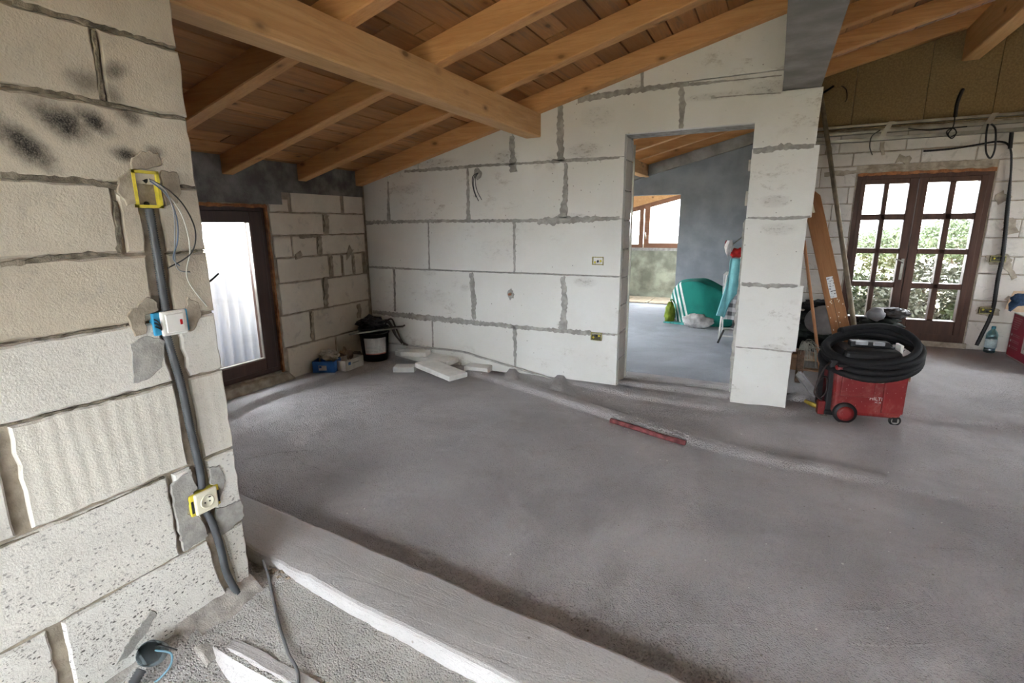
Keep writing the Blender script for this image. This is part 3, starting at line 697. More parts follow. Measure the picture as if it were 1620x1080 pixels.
# (the slab is cut to the roof slope by the deck above it)
me = wall_french.data
for v in me.vertices:
    if v.co.z > 2.6: v.co.z = zr(v.co.x)+.12
zfr = sorted(set(round(float(PY(1592, py, YF)[2]), 3) for py in (287, 317, 347, 376, 406, 434, 477, 511)))
ZF = [.12]+zfr+[2.08, 2.22, 2.44]
for r in range(len(ZF)-1):
    z0, z1 = ZF[r], ZF[r+1]
    if z1-z0 < .05: continue
    x = -.05-(.31 if r % 2 else 0)
    while x < XR:
        x2 = x+rnd.choice((.6, .6, .45)); segs = [(x, x2)]
        if z0 < FZ1+.02:
            segs = [(a, b) for a, b in ((x, min(x2, FX0-.012)), (max(x, FX1+.012), x2)) if b-a > .05]
        for a, b in segs:
            if z1 > FZ1+.02 and z0 < FZ1+.06 and a < FX1 and b > FX0: continue
            part(plate(jitter([(a+.004, z0+.006), (b-.004, z0+.006), (b-.004, z1-.006), (a+.004, z1-.006)], .08, .003, rnd), toY(YF), -.03, rnd.uniform(-.001, .005), .005), 'block', M_AACP, wall_french)
        x = x2
for pp, w in (([(1304, 276), (1350, 272), (1440, 262), (1570, 256)], .05), ([(1420, 250), (1440, 255)], .08), ([(1580, 305), (1590, 318)], .09), ([(1596, 345), (1600, 370)], .10), ([(1590, 410), (1600, 432), (1606, 440)], .06), ([(1310, 232), (1312, 250)], .06), ([(1395, 225), (1397, 245)], .04), ([(1592, 470), (1598, 474)], .04)):
    uv = [uX(*p, YF) for p in pp]; part(plate(ribbon(uv, w, rnd, .03, .45), toY(YF), -.005, .009, .002), 'mortar_smear', M_MORTARD, wall_french)
YO = 6.865
xs = [-.02, .62, 1.24, 1.78, 2.4, 3.05, XR]
for a, b in zip(xs[:-1], xs[1:]):
    part(plate([(a+.002, 2.45), (b-.002, 2.45), (b-.002, zr(b)+.10), (a+.002, zr(a)+.10)], toY(YO), -.012, 0, .002), 'board', M_OSB, wall_french)
part(MB().box((-.02, YO+.012, 2.46), (XR, YF-.0, 2.5)), 'board_batten', M_OSB, wall_french)
part(MB().box((FX0-.005, YF-.03, .145), (FX1+.03, YF+.2, .20)), 'sill', M_MORTARD, wall_french)
door_2 = struct(wall_hole(MB(), (FX0, .195, FX1, FZ1), (FX0+.052, .25, FX1-.052, FZ1-.055), toY(YF), -.11, .006).build('door_2', M_FRENCH))
part(plate(ribbon([(FX0, FZ1+.012), (FX1+.01, FZ1+.014)], .03, rnd, .04, .45), toY(YF), -.05, .008, .002), 'sealing_strip', M_FOAM, door_2)
part(MB().box((FX0+.04, YF-.012, .20), (FX1-.04, YF+.05, .285)), 'threshold', M_FRENCH, door_2)
XM = 1.309
PR = [(1.565, 1.882), (1.196, 1.500), (.829, 1.142), (.428, .771)]
def leaf(name, xa, xb, cols, hinge):
    lf = part(MB(), name, M_FRENCH, door_2)
    bpy.data.objects.remove(lf)
    m = MB(); T = toY(YF)
    L = part(plate([(xa, .275), (cols[0][0], .275), (cols[0][0], 1.935), (xa, 1.935)], T, -.08, .014, .004), name, M_FRENCH, door_2)
    bars = [('stile', cols[1][1], .275, xb, 1.935), ('rail', cols[0][0], .275, cols[1][1], PR[3][0]), ('rail', cols[0][0], PR[0][1], cols[1][1], 1.935)]
    for i in range(3): bars.append(('glazing_bar', cols[0][0], PR[i+1][1], cols[1][1], PR[i][0]))
    bars.append(('glazing_bar', cols[0][1], PR[3][0], cols[1][0], PR[0][1]))
    for (nm, a, b, c, d) in bars: part(plate([(a, b), (c, b), (c, d), (a, d)], T, -.08, .0135 if nm != 'glazing_bar' else .011, .007), nm, M_FRENCH, L)
    for (a, b) in PR:
        for (c, d) in cols: part(MB().box((c-.004, YF+.034, a-.004), (d+.004, YF+.039, b+.004)), 'pane', M_GLASS, L)
    return L
leaf('door_leaf', FX0+.04, XM-.002, [(.842, 1.011), (1.057, 1.229)], 0)
L2 = leaf('door_leaf', XM+.002, FX1-.04, [(1.388, 1.572), (1.624, 1.813)], 1)
m = MB().rbox((1.262, YF-.024, .86), (1.288, YF-.014, 1.09), .003); m.tube([(1.275, YF-.02, 1.045), (1.275, YF-.06, 1.045), (1.235, YF-.065, 1.075), (1.20, YF-.062, 1.085)], .008, 8)
m.tube([(1.275, YF-.02, .925), (1.275, YF-.03, .925)], .009, 8)
part(m, 'handle', M_METAL, L2, True)

# ------------------------------------------------------------------ rooms beyond the doorway
M_WIN = wood('window_wood', (.20, .10, .06), (.27, .14, .085), 0, knots=False, var=.1, rough=.5)
YG = 8.95
out = [(-6, -.1), (-2.9, -.1), (-2.9, 1.955), (-1.432, 1.955), (-1.432, -.1), (.1, -.1), (.1, zr(.1)+.14), (-6, zr(-6)+.14)]
mb = MB(); n = len(out)
mb.add([(a, YG, c) for a, c in out]+[(a, YG+.2, c) for a, c in out], [tuple(range(n)), tuple(range(2*n-1, n-1, -1))]+[(i, (i+1)%n, n+(i+1)%n, n+i) for i in range(n)])
wall_grey = struct(mb.build('wall_grey', M_GREY))
q = lambda x, d: (x, zr(x)+d)
mb = MB(); pr = [(YG-.10, .0), (YG, .0), (YG, -.17), (YG-.10, -.17)]
mb.hexa([(-4.3, y, zr(-4.3)+d) for y, d in pr], [(.0, y, zr(.0)+d) for y, d in pr]); part(mb, 'sloping_ring_beam', M_CONC, wall_grey)
struct(MB().hexa([(-.10, 4.70, -.1), (.06, 4.70, -.1), (.06, YG, -.1), (-.10, YG, -.1)], [(-.10, 4.70, zr(-.1)+.12), (.06, 4.70, zr(.06)+.12), (.06, YG, zr(.06)+.12), (-.10, YG, zr(-.1)+.12)]).build('wall_divider', M_GREY))
struct(wall_hole(MB(), (4.46, -.1, 10.6, zr(XL)+.14), (5.6, .5, 7.9, 1.75), toX(XL-.01), -.24, 0).build('wall_left_far', M_GREY))
win = struct(wall_hole(MB(), (5.6, .5, 7.9, 1.75), (5.68, .58, 7.82, 1.67), toX(XL-.01), -.16, -.09).build('added_window_4', M_WIN))  # unseen window added to let more daylight into the grey room
part(MB().box((XL-.14, 5.66, .56), (XL-.134, 7.84, 1.69)), 'pane', M_GLASS, win); part(MB().box((XL-.17, 6.70, .56), (XL-.1, 6.8, 1.69)), 'window_frame', M_WIN, win)
YH = 10.35; HZ0 = 1.03
def zh(x): return 2.02+.2502*(x+1.69)                       # sloping head of the window
fx0, fx1 = -3.6, -1.15
mb = MB().box((XL-.2, YH, -.1), (.1, YH+.25, HZ0-.02)); part_w = struct(mb.build('wall_far_window', M_GREEN))
part(MB().hexa([(XL-.2, YH, zh(XL-.2)), (.1, YH, zh(.1)), (.1, YH+.25, zh(.1)), (XL-.2, YH+.25, zh(XL-.2))], [(XL-.2, YH, zr(XL-.2)+.1), (.1, YH, zr(.1)+.1), (.1, YH+.25, zr(.1)+.1), (XL-.2, YH+.25, zr(XL-.2)+.1)]), 'lintel', M_PURLIN, part_w)
part(MB().box((XL-.2, YH, HZ0-.03), (fx0, YH+.25, zh(fx0)+.05)), 'pier', M_GREEN, part_w); part(MB().box((fx1, YH, HZ0-.03), (.1, YH+.25, zh(fx1)+.3)), 'pier', M_GREEN, part_w)
part(MB().box((fx0, YH-.02, HZ0-.06), (fx1, YH+.2, HZ0-.005)), 'sill', M_MORTAR, part_w)
win = struct(MB().hexa([(fx0, YH+.04, zh(fx0)-.085), (fx1, YH+.04, zh(fx1)-.085), (fx1, YH+.12, zh(fx1)-.085), (fx0, YH+.12, zh(fx0)-.085)], [(fx0, YH+.04, zh(fx0)), (fx1, YH+.04, zh(fx1)), (fx1, YH+.12, zh(fx1)), (fx0, YH+.12, zh(fx0))]).build('window_1', M_WIN))
xm = -2.315
for a, b in ((fx0, fx0+.09), (xm-.10, xm-.02), (xm, xm+.10), (fx1-.09, fx1)):
    part(MB().hexa([(a, YH+.03, HZ0), (b, YH+.03, HZ0), (b, YH+.11, HZ0), (a, YH+.11, HZ0)], [(a, YH+.03, zh(a)), (b, YH+.03, zh(b)), (b, YH+.11, zh(b)), (a, YH+.11, zh(a))]), 'window_frame', M_WIN, win)
part(MB().box((fx0, YH+.032, HZ0-.005), (xm-.02, YH+.112, HZ0+.06)), 'window_frame', M_WIN, win); part(MB().box((xm, YH+.028, HZ0-.005), (fx1, YH+.108, HZ0+.085)), 'window_frame', M_WIN, win)
for a, b in ((fx0+.05, xm-.06), (xm+.05, fx1-.05)):
    part(MB().hexa([(a, YH+.07, HZ0+.03), (b, YH+.07, HZ0+.03), (b, YH+.075, HZ0+.03), (a, YH+.075, HZ0+.03)], [(a, YH+.07, zh(a)-.03), (b, YH+.07, zh(b)-.03), (b, YH+.075, zh(b)-.03), (a, YH+.075, zh(a)-.03)]), 'pane', M_GLASS, win)
m = MB().rbox((xm+.028, YH+.008, 1.20), (xm+.05, YH+.028, 1.27), .003); m.tube([(xm+.039, YH+.01, 1.24), (xm+.039, YH-.02, 1.24), (xm+.039, YH-.025, 1.33)], .009, 8); part(m, 'handle', M_METAL, win, True)

# ------------------------------------------------------------------ walls behind the camera, with the back window and an added side window
BX0, BX1, BZ0, BZ1 = -1.74, 1.1, .45, 1.95
wb = wall_hole(MB(), (XL-.2, -.3, XR+.2, zr(XR)+.2), (BX0, BZ0, BX1, BZ1), lambda u, v, d: (u, YB+d, v), -.25, 0).build('wall_back', M_AACP)
for v in wb.data.vertices:
    if v.co.z > 2.6: v.co.z = zr(v.co.x)+.12
struct(wb)
win = struct(wall_hole(MB(), (BX0, BZ0, BX1, BZ1), (BX0+.07, BZ0+.07, BX1-.07, BZ1-.07), lambda u, v, d: (u, YB+d, v), -.15, -.08).build('window_2', M_FRENCH))
for a in (-.8, .15): part(MB().box((a-.05, YB-.14, BZ0+.06), (a+.05, YB-.085, BZ1-.06)), 'window_frame', M_FRENCH, win)
part(MB().box((BX0+.06, YB-.118, BZ0+.06), (BX1-.06, YB-.112, BZ1-.06)), 'pane', M_GLASS, win)
wr = MB()
struct(wall_hole(wr, (YB-.2, -.3, 7.2, zr(XR)+.14), (5.1, 1.1, 6.3, 2.2), lambda u, v, d: (XR+d, u, v), 0, .25).build('wall_right', M_AACP))
win = struct(wall_hole(MB(), (5.1, 1.1, 6.3, 2.2), (5.17, 1.17, 6.23, 2.13), lambda u, v, d: (XR+d, u, v), .08, .15).build('added_window_3', M_FRENCH))  # window out of view, added to brighten the French-window end
part(MB().box((XR+.11, 5.16, 1.16), (XR+.116, 6.24, 2.14)), 'pane', M_GLASS, win); part(MB().box((XR+.08, 5.66, 1.16), (XR+.15, 5.74, 2.14)), 'window_frame', M_FRENCH, win)

# ------------------------------------------------------------------ electrics on the near block wall
def bez(pts, n=14):
    """smooth curve through the points"""
    P = [Vector(p) for p in pts]; out = []
    for i in range(len(P)-1):
        p0, p1, p2, p3 = P[max(i-1, 0)], P[i], P[i+1], P[min(i+2, len(P)-1)]
        for k in range(n):
            t = k/n; out.append(.5*((2*p1)+(p2-p0)*t+(2*p0-5*p1+4*p2-p3)*t*t+(3*p1-p0-3*p2+p3)*t**3))
    return out+[P[-1]]
def resample(pts, step):
    L = [0]
    for a, b in zip(pts[:-1], pts[1:]): L.append(L[-1]+(b-a).length)
    n = max(2, int(L[-1]/step)); out = []; j = 0
    for k in range(n+1):
        d = L[-1]*k/n
        while j < len(L)-2 and L[j+1] < d: j += 1
        t = (d-L[j])/max(1e-9, L[j+1]-L[j]); out.append(pts[j]+(pts[j+1]-pts[j])*t)
    return out
NW = lambda px, py, off=0.0: tuple(PX(px, py, XN)+np.array([off, 0, 0]))
def conduit(pp, label, r=.0125):
    c = [NW(px, py, o) for px, py, o in pp]; mid = c[0]
    return solo(MB().tube(resample(bez(c), .0036), r, 10, .15), 'corrugated_conduit', M_DARKGREY, label, 'conduit', mid, 'corrugated conduits chased into the near wall', True)
conduit([(237, 330, -.004), (240, 360, .004), (248, 410, .005), (256, 460, .004), (263, 492, -.002)], 'grey corrugated conduit running from the yellow junction box down to the white switch')
conduit([(264, 530, -.002), (271, 560, .004), (285, 610, .007), (296, 660, .005), (306, 705, .006), (316, 748, .004), (319, 772, -.002)], 'grey corrugated conduit running from the white switch down to the cream socket')
conduit([(326, 808, -.004), (336, 832, .008), (347, 870, .012), (356, 905, .010), (371, 938, .022)], 'grey corrugated conduit running from the cream socket down to the floor')
# open yellow junction box
bc = np.mean([NW(*p) for p in ((208, 270), (250, 270), (256, 328), (217, 328))], axis=0)
jb = thing('junction_box', bc, 'open yellow junction box with loose wires on the sooty near wall', 'junction box')
m = MB(); y0, y1, z0, z1 = bc[1]-.044, bc[1]+.036, bc[2]-.058, bc[2]+.056
for (a, b, c, d) in ((y0, z0, y0+.009, z1), (y1-.009, z0, y1, z1), (y0, z0, y1, z0+.009), (y0, z1-.009, y1, z1)): m.box((XN-.03, a, b), (XN+.010, c, d))
part(m, 'rim', M_YELLOW, jb); part(MB().box((XN-.034, y0, z0), (XN-.016, y1, z1)), 'box_back', plain('dusty_yellow_plastic', (.42, .34, .05), .7, var=.5, sc=40, bump=.2), jb)
for (a, b) in ((.0, .040), (-.004, -.045)):
    part(MB().lathe([(.006, 0), (.008, .004), (.007, .012), (.002, .013)], 10, (XN-.018, bc[1]+a, bc[2]+b), 'x'), 'screw', M_BLACK, jb)
part(MB().lump((XN-.008, bc[1]-.004, bc[2]+.026), (.012, .016, .010), 2, .4, 3, 3), 'connector', M_BLACK, jb, True)
MW = [('grey_wire', plain('grey_wire', (.25, .26, .27), .5, bump=0)), ('black_wire', M_BLACK), ('blue_wire', plain('blue_wire', (.10, .14, .22), .5, bump=0)), ('pale_wire', plain('pale_wire', (.5, .5, .46), .5, bump=0))]
for (nm, mt), pp in zip(MW, ([(236, 283, 0), (252, 300, .03), (262, 325, .035), (268, 350, .03), (273, 420, .02), (297, 430, .012)], [(238, 284, 0), (256, 302, .04), (278, 328, .05), (296, 365, .045), (294, 400, .03), (262, 424, .012)],
                         [(237, 286, 0), (256, 310, .03), (271, 345, .03), (273, 380, .028), (268, 408, .022), (280, 420, .015)], [(240, 285, 0), (262, 316, .035), (280, 350, .04), (292, 395, .03), (292, 440, .015), (325, 484, .008)])):
    part(MB().tube(bez([NW(a, b, o) for a, b, o in pp], 8), .0022, 6), nm, mt, jb, True)
# switch hanging off its blue box
sc = np.mean([NW(*p) for p in ((250, 490), (291, 490), (291, 528), (250, 530))], axis=0)
sw = thing('light_switch', sc, 'white rocker light switch with red indicator over a blue box', 'switch')
part(MB().rbox((XN-.03, sc[1]-.062, sc[2]-.036), (XN+.012, sc[1]+.052, sc[2]+.040), .004), 'wall_box', M_BLUEP, sw)
part(MB().rbox((XN+.008, sc[1]-.042, sc[2]-.041), (XN+.022, sc[1]+.042, sc[2]+.042), .006), 'cover_plate', M_WHITEP, sw)
part(MB().rbox((XN+.020, sc[1]-.030, sc[2]-.031), (XN+.027, sc[1]+.030, sc[2]+.031), .003), 'rocker', M_WHITEP, sw)
part(MB().rbox((XN+.026, sc[1]+.014, sc[2]-.008), (XN+.0285, sc[1]+.022, sc[2]+.010), .001), 'indicator', M_REDL, sw)
for k in range(3): part(MB().tube(bez([(XN+.012, sc[1]-.058, sc[2]+.02-.012*k), (XN+.024, sc[1]-.052, sc[2]+.01-.01*k), (XN+.016, sc[1]-.043, sc[2]-.01-.004*k)], 5), .0025, 5), 'wire', M_BLACK, sw)
# socket
sc = np.mean([NW(*p) for p in ((296, 785), (343, 765), (345, 800), (304, 813))], axis=0)
so = thing('wall_socket', sc, 'cream power socket on a yellow box above the ledge', 'socket')
part(MB().rbox((XN-.03, sc[1]-.056, sc[2]-.04), (XN+.012, sc[1]+.054, sc[2]+.042), .004), 'wall_box', M_YELLOW, so)
part(MB().rbox((XN+.006, sc[1]-.042, sc[2]-.041), (XN+.02, sc[1]+.043, sc[2]+.042), .006), 'cover_plate', M_CREAM, so)
part(MB().lathe([(.0255, 0), (.0255, .0035), (.0215, .0035), (.0195, .0006), (.0, .0005)], 24, (XN+.02, sc[1], sc[2]), 'x'), 'socket_face', M_CREAM, so, True)
m = MB()
for a in (-.009, .009): m.lathe([(.003, 0), (.003, .0016), (.0005, .0018)], 8, (XN+.0206, sc[1]+a, sc[2]-.002), 'x')
m.box((XN+.02, sc[1]+.006, sc[2]+.012), (XN+.0225, sc[1]+.017, sc[2]+.016))
part(m, 'contacts', M_BLACK, so)
for a in (-.049, .047): part(MB().box((XN+.010, sc[1]+a-.004, sc[2]-.026), (XN+.0145, sc[1]+a+.004, sc[2]+.02)), 'slot', M_BLACK, so)
# pipe sleeve with conduit at the foot of the wall, lower floor
p = PX(238, 1033, XN+.05)
ps = thing('pipe_sleeve', tuple(p), 'open plastic pipe sleeve with blue wire at the foot of the near wall', 'pipe'); ORG[ps.name] = (0, 0, 0)
ps.rotation_euler = (math.radians(28), math.radians(38), 0)
part(MB().lathe([(.039, .012), (.039, -.07), (.033, -.07), (.033, .012), (.039, .012)], 24), 'sleeve', plain('grey_pipe', (.30, .36, .38), .45, var=.2, bump=0), ps, True)
part(MB().lathe([(.0325, -.05), (.001, -.055)], 16), 'inside', M_BLACK, ps)
part(MB().tube(bez([(.0, .01, -.04), (.01, .02, .02), (.05, .045, .02), (.075, .02, -.01), (.08, -.03, -.03), (.06, -.07, -.04)], 8), .0035, 7), 'blue_wire', plain('blue_pipe_wire', (.16, .30, .38), .5, bump=0), ps, True)
part(MB().tube(bez([(-.01, .0, -.04), (.0, .03, .02), (.03, .05, .025), (.05, .06, .0)], 8), .0025, 6), 'black_wire', M_BLACK, ps, True)
solo(MB().tube(resample(bez([tuple(p+np.array(a)) for a in ((.03, -.045, -.012), (.04, -.09, -.04), (.045, -.15, -.085), (.05, -.25, -.10))]), .004), .016, 10, .1), 'corrugated_conduit', M_DARKGREY, 'dark corrugated conduit at the floor beside the open pipe sleeve', 'conduit', p, smooth=True)
# cable over the rough floor
zz = [.072, .035, .014, .012, .014, .012]
cb = [PZ(px, py, z) for (px, py), z in zip(((416, 886), (425, 912), (433, 950), (442, 990), (455, 1030), (472, 1082)), zz)]
solo(MB().tube(bez([(a[0], a[1]-.0, z) for a, z in zip(cb, zz)]+[(cb[-1][0]+.05, cb[-1][1]-.16, -.085), (cb[-1][0]+.2, cb[-1][1]-.6, -.088)]), .0055, 8), 'cable', plain('grey_cable', (.16, .165, .17), .45, bump=0), 'thin grey cable trailing over the rough screed from the wall corner', 'cable', cb[0], smooth=True)
# ------------------------------------------------------------------ fittings on the white partition and French wall
def recess(px, py, w, h, yf, label, patch=None):
    c = PY(px, py, yf); t = thing('socket_box', c, label, 'socket box')
    m = MB()
    for (a, b, cc, d) in ((-w, -h, -w+.008, h), (w-.008, -h, w, h), (-w, -h, w, -h+.008), (-w, h-.008, w, h)): m.box((c[0]+a, yf-.008, c[2]+b), (c[0]+cc, yf+.02, c[2]+d))
    part(m, 'rim', plain('dirty_yellow_plastic', (.40, .36, .14), .6, var=.5, sc=60, bump=.2), t); part(MB().box((c[0]-w, yf-.0005, c[2]-h), (c[0]+w, yf+.03, c[2]+h)), 'box_back', plain('dark_box', (.10, .095, .06), .8, var=.6, sc=90, bump=.2), t)
    for k in range(3): part(MB().lump((c[0]+(k-1)*w*.5, yf-.005, c[2]+rnd.uniform(-.4, .4)*h), (w*.22, .007, h*.35), 1, .3, 3, k), 'clip', M_YELLOW if k != 1 else M_BLACK, t)
    return t
recess(946, 412.5, .052, .036, YW, 'small socket box high in the white panels beside the doorway')
recess(943.5, 532, .052, .036, YW, 'small socket box low in the white panels beside the doorway')
c = PY(808, 465, YW)
t = thing('pipe_stub', c, 'short copper pipe stub in a grey patch on the white panels', 'pipe'); part(MB().lathe([(.012, 0), (.012, -.035), (.007, -.035), (.007, -.01)], 14, (c[0], YW-.002, c[2]), 'y'), 'pipe', plain('copper', (.45, .20, .12), .4, .8, bump=0), t, True)
part(MB().lathe([(.019, 0), (.019, -.012), (.012, -.012)], 14, (c[0], YW-.003, c[2]), 'y'), 'collar', M_MORTARD, t)
c = PY(752, 275, YW)
t = thing('wire_bundle', c, 'thin wires hanging from a hole high in the white panels', 'wires')
for pp in ([(757, 273), (748, 279), (748, 295), (753, 312)], [(757, 273), (750, 281), (750, 300), (757, 318)], [(757, 273), (752, 282), (754, 300), (762, 316)]):
    part(MB().tube(bez([tuple(PY(a, b, YW-o)) for (a, b), o in zip(pp, (.0, .03, .03, .02))], 6), .0035, 6), 'wire', M_DARKGREY, t)
FW = lambda px, py, o=0.0: tuple(PY(px, py, YF-o))
solo(MB().tube(resample(bez([FW(1461, 239, .02), (FW(1500, 236, .025)), FW(1540, 230, .025), FW(1580, 224, .025), FW(1597, 232, .025), FW(1600, 262, .025), FW(1594, 330, .025), FW(1587, 400, .025), FW(1579, 440, .025), FW(1570, 492, .025), FW(1553, 530, .02), FW(1545, 546, .02)]), .012), [(.009 if i_ < 80 else .009+.009*min(1, (i_-80)/20) if i_ < 240 else .0125) for i_ in range(600)], 9, .06), 'conduit', M_BLACK, 'thick black conduit bent over and down the wall beside the French window', 'conduit', FW(1590, 380), smooth=True)
solo(MB().tube([FW(1601, 205, .03), FW(1598, 235, .03)], .017, 9), 'conduit', M_BLACK, 'short black conduit dropping from the metal rails to the bent conduit', 'conduit', FW(1600, 220))
blob(*uX(1580, 410, YF), .11, .055, toY(YF), 'mortar_patch', M_MORTARD, wall_french, rnd, .006); blob(*uX(1562, 492, YF), .11, .055, toY(YF), 'mortar_patch', M_MORTARD, wall_french, rnd, .006)
recess(1579, 409.5, .062, .032, YF-.03, 'upper socket box on the black conduit beside the French window'); recess(1561, 491.5, .062, .032, YF-.03, 'lower socket box on the black conduit above the water bottle')
def rail(z, y, label, h=.028):
    m = MB(); m.box((.02, y, z), (XR-.02, y+.004, z+h)).box((.02, y, z), (XR-.02, y+.05, z+.004)).box((.02, y, z+h-.004), (XR-.02, y+.05, z+h))
    return solo(m, 'metal_rail', M_METAL, label, 'rail', (2.1, y, z), 'steel ceiling rails')
rail(2.462, YO-.055, 'topmost of the three long steel ceiling rails below the brown board'); rail(2.392, YO-.06, 'middle of the three long steel ceiling rails below the brown board'); rail(2.318, YO-.03, 'lowest of the three long steel ceiling rails below the brown board', .035)
for px in (1400, 1560): 
    a = PY(px, 198, YO-.07); solo(MB().hexa([(a[0]-.05, YO-.068, 2.33), (a[0]+.0, YO-.068, 2.33), (a[0]+.0, YO-.0625, 2.33), (a[0]-.05, YO-.0625, 2.33)], [(a[0]+.03, YO-.068, 2.495), (a[0]+.08, YO-.068, 2.495), (a[0]+.08, YO-.0625, 2.495), (a[0]+.03, YO-.0625, 2.495)]), 'hanger_clip', M_METAL, 'bright tilted hanger clip on the rails above the %s French leaf' % ('left' if px == 1400 else 'right'), 'clip', a)
OW = lambda px, py, o=.02: tuple(PY(px, py, YO-o))
t = thing('hanging_cable', OW(1520, 150), 'black taped cable sticking out of the brown board with a looped tail', 'cable')
part(MB().tube(bez([OW(1523, 142, .0), OW(1519, 150, .09), OW(1514, 165, .09), OW(1511, 185, .09)]), .016, 8), 'sleeve', M_BLACK, t, True)
part(MB().tube(bez([OW(1511, 183, .09), OW(1508, 200, .09), OW(1500, 212, .09), OW(1506, 219, .09), OW(1513, 210, .09), OW(1508, 203, .09), OW(1498, 208, .09), OW(1502, 217, .09), OW(1511, 213, .09)], 8), .005, 6), 'loop', M_BLACK, t, True)
for pp, lab, r in (([(1300, 148, .0), (1310, 142, .06), (1319, 136, .07)], 'short black cable end on the brown board near the pillar', .011), ([(1331, 136, .0), (1339, 142, .06), (1340, 155, .06), (1337, 161, .05)], 'thin curled wire on the brown board near the pillar', .004),
                   ([(1392, 206, .09), (1379, 216, .10), (1376, 232, .10), (1380, 245, .09)], 'thin black wire drooping from the rails left of the French window', .005),
                   ([(1563, 196, .09), (1560, 215, .10), (1560, 240, .10), (1567, 250, .10), (1574, 235, .10), (1575, 205, .10), (1568, 196, .09)], 'black wire loop hanging from the rails above the French window', .008),
                   ([(1437, 203, .08), (1470, 206, .09), (1500, 203, .09), (1530, 200, .08)], 'thin black wire lying along the steel rails', .005)):
    solo(MB().tube(bez([OW(a, b, o) for a, b, o in pp], 8), r, 6), 'wire', M_BLACK, lab, 'wire', OW(*pp[0]), smooth=True)

# ------------------------------------------------------------------ the far corner: bucket, boxes, offcuts
def zf(x, y): return float(zmain(np.array([[x]]), np.array([[y]]))[0, 0])
bx, by = -3.80, 4.16; bz = zf(bx, by)-.004
bk = thing('bucket', (bx, by, bz), 'black plastic bucket with white paper label in the far corner', 'bucket')
part(MB().lathe([(.128, 0), (.132, .006), (.158, .34), (.166, .342), (.166, .365), (.158, .366), (.150, .36), (.124, .012)], 28, (bx, by, bz)), 'body', M_BLACK, bk, True)
part(MB().lathe([(.160, .30), (.167, .30), (.167, .312), (.160, .312)], 28, (bx, by, bz)), 'rib', M_BLACK, bk, True)
def label_mat():
    n = NT('printed_label'); s = n.sep(); z = s[2]; 
    ln = n.math('SINE', n.math('MULTIPLY', z, 420)); txt = n.noise(40, 2, .5, 0, n.map((1, 1, .2)))
    c = n.mix(n.math('MULTIPLY', n.math('MULTIPLY', n.ramp(ln, .35, .6), n.ramp(txt, .42, .5)), .55), (.60, .62, .62), (.16, .18, .22))
    band = n.math('MULTIPLY', n.ramp(z, .098, .096), n.ramp(z, .084, .086)); c = n.mix(n.math('MULTIPLY', band, .8), c, (.55, .10, .06))
    return n.done(c, .5)
m = MB(); seg = 12; ang = [math.radians(-92+96*k/seg) for k in range(seg+1)]
def ringpt(a, z, e): r = .132+(.158-.132)*(z-.006)/.334+e; return (bx+r*math.cos(a), by+r*math.sin(a), bz+z)
V = []; Fc = []
for z in (.085, .155, .265):
    for a in ang: V.append(ringpt(a, z, .0022))
for i in range(2):
    for k in range(seg): Fc.append((i*(seg+1)+k, i*(seg+1)+k+1, (i+1)*(seg+1)+k+1, (i+1)*(seg+1)+k))
part(MB().add(V, Fc), 'label', label_mat(), bk, True)
solo(MB().lump((bx-.03, by, bz+.40), (.17, .13, .075), 3, .55, 3.2, 4), 'rubbish_bag', plain('black_film', (.02, .02, .022), .35, bump=.3), 'crumpled black plastic bag heaped on top of the bucket', 'bag', (bx, by, bz+.36))
p0 = PX(553, 529, -3.66); p1 = PX(648, 516, -3.60)
solo(MB().tube([tuple(p0), tuple(p1)], .009, 6), 'metal_rod', M_METAL, 'thin metal rod laid across the top of the black bucket', 'rod', p0)
t = thing('cable_coil', (-3.62, 4.30, .1), 'loops of dark cable leaning in the corner beside the bucket', 'cable')
CW = lambda px, py, y=4.33: tuple(PY(px, py, y))
for pp in ([(598, 530), (600, 512), (612, 506), (620, 515), (630, 535), (645, 546)], [(606, 525), (612, 508), (620, 505), (626, 518), (634, 535), (640, 545)], [(600, 520), (607, 509), (616, 512), (624, 528), (636, 543)], [(610, 518), (636, 516), (640, 514)]):
    part(MB().tube(bez([CW(a, b) for a, b in pp], 8), .009, 7), 'loop', plain('brown_cable', (.06, .045, .04), .6, bump=0), t, True)
def open_box(name, c, sx, sy, h, rot, mats, label, cat, flaps=(), inside=None, wall=.006):
    t = thing(name, c, label, cat); t.rotation_euler[2] = rot
    ORG[t.name] = (0, 0, 0)
    m = MB()
    for (a, b, d, e) in ((-sx, -sy, sx, -sy+wall), (-sx, sy-wall, sx, sy), (-sx, -sy, -sx+wall, sy), (sx-wall, -sy, sx, sy)): m.box((a, b, 0), (d, e, h))
    part(m, 'side_wall', mats, t)['kind'] = 'thing'
    part(MB().box((-sx, -sy, 0), (sx, sy, .005)), 'bottom', mats, t)
    return t
M_BOXB = plain('blue_carton', (.025, .13, .40), .6, var=.2, bump=.05); M_BOXW = plain('white_carton', (.56, .55, .51), .7, var=.12, bump=.05)
P1 = PZ(495, 588, .066); P2 = PZ(530, 588, .066)
r = math.atan2(P2[1]-P1[1], P2[0]-P1[0]); W1 = float(np.hypot(*(P2-P1)[:2])); cx, cy = (P1+P2)[:2]/2+.09*np.array([-math.sin(r), math.cos(r)])
cz = zf(cx, cy)+.0
b1 = open_box('carton', (cx, cy, cz), W1/2, .09, .115, r, M_BOXB, 'small blue carton with a white label below the door wall', 'box')
part(MB().box((-.05, -.0912, .025), (.03, -.09, .075)), 'label', M_BOXW, b1)
part(MB().box((-.045, -.0916, .05), (-.02, -.0908, .07)), 'print', M_BOXB, b1)
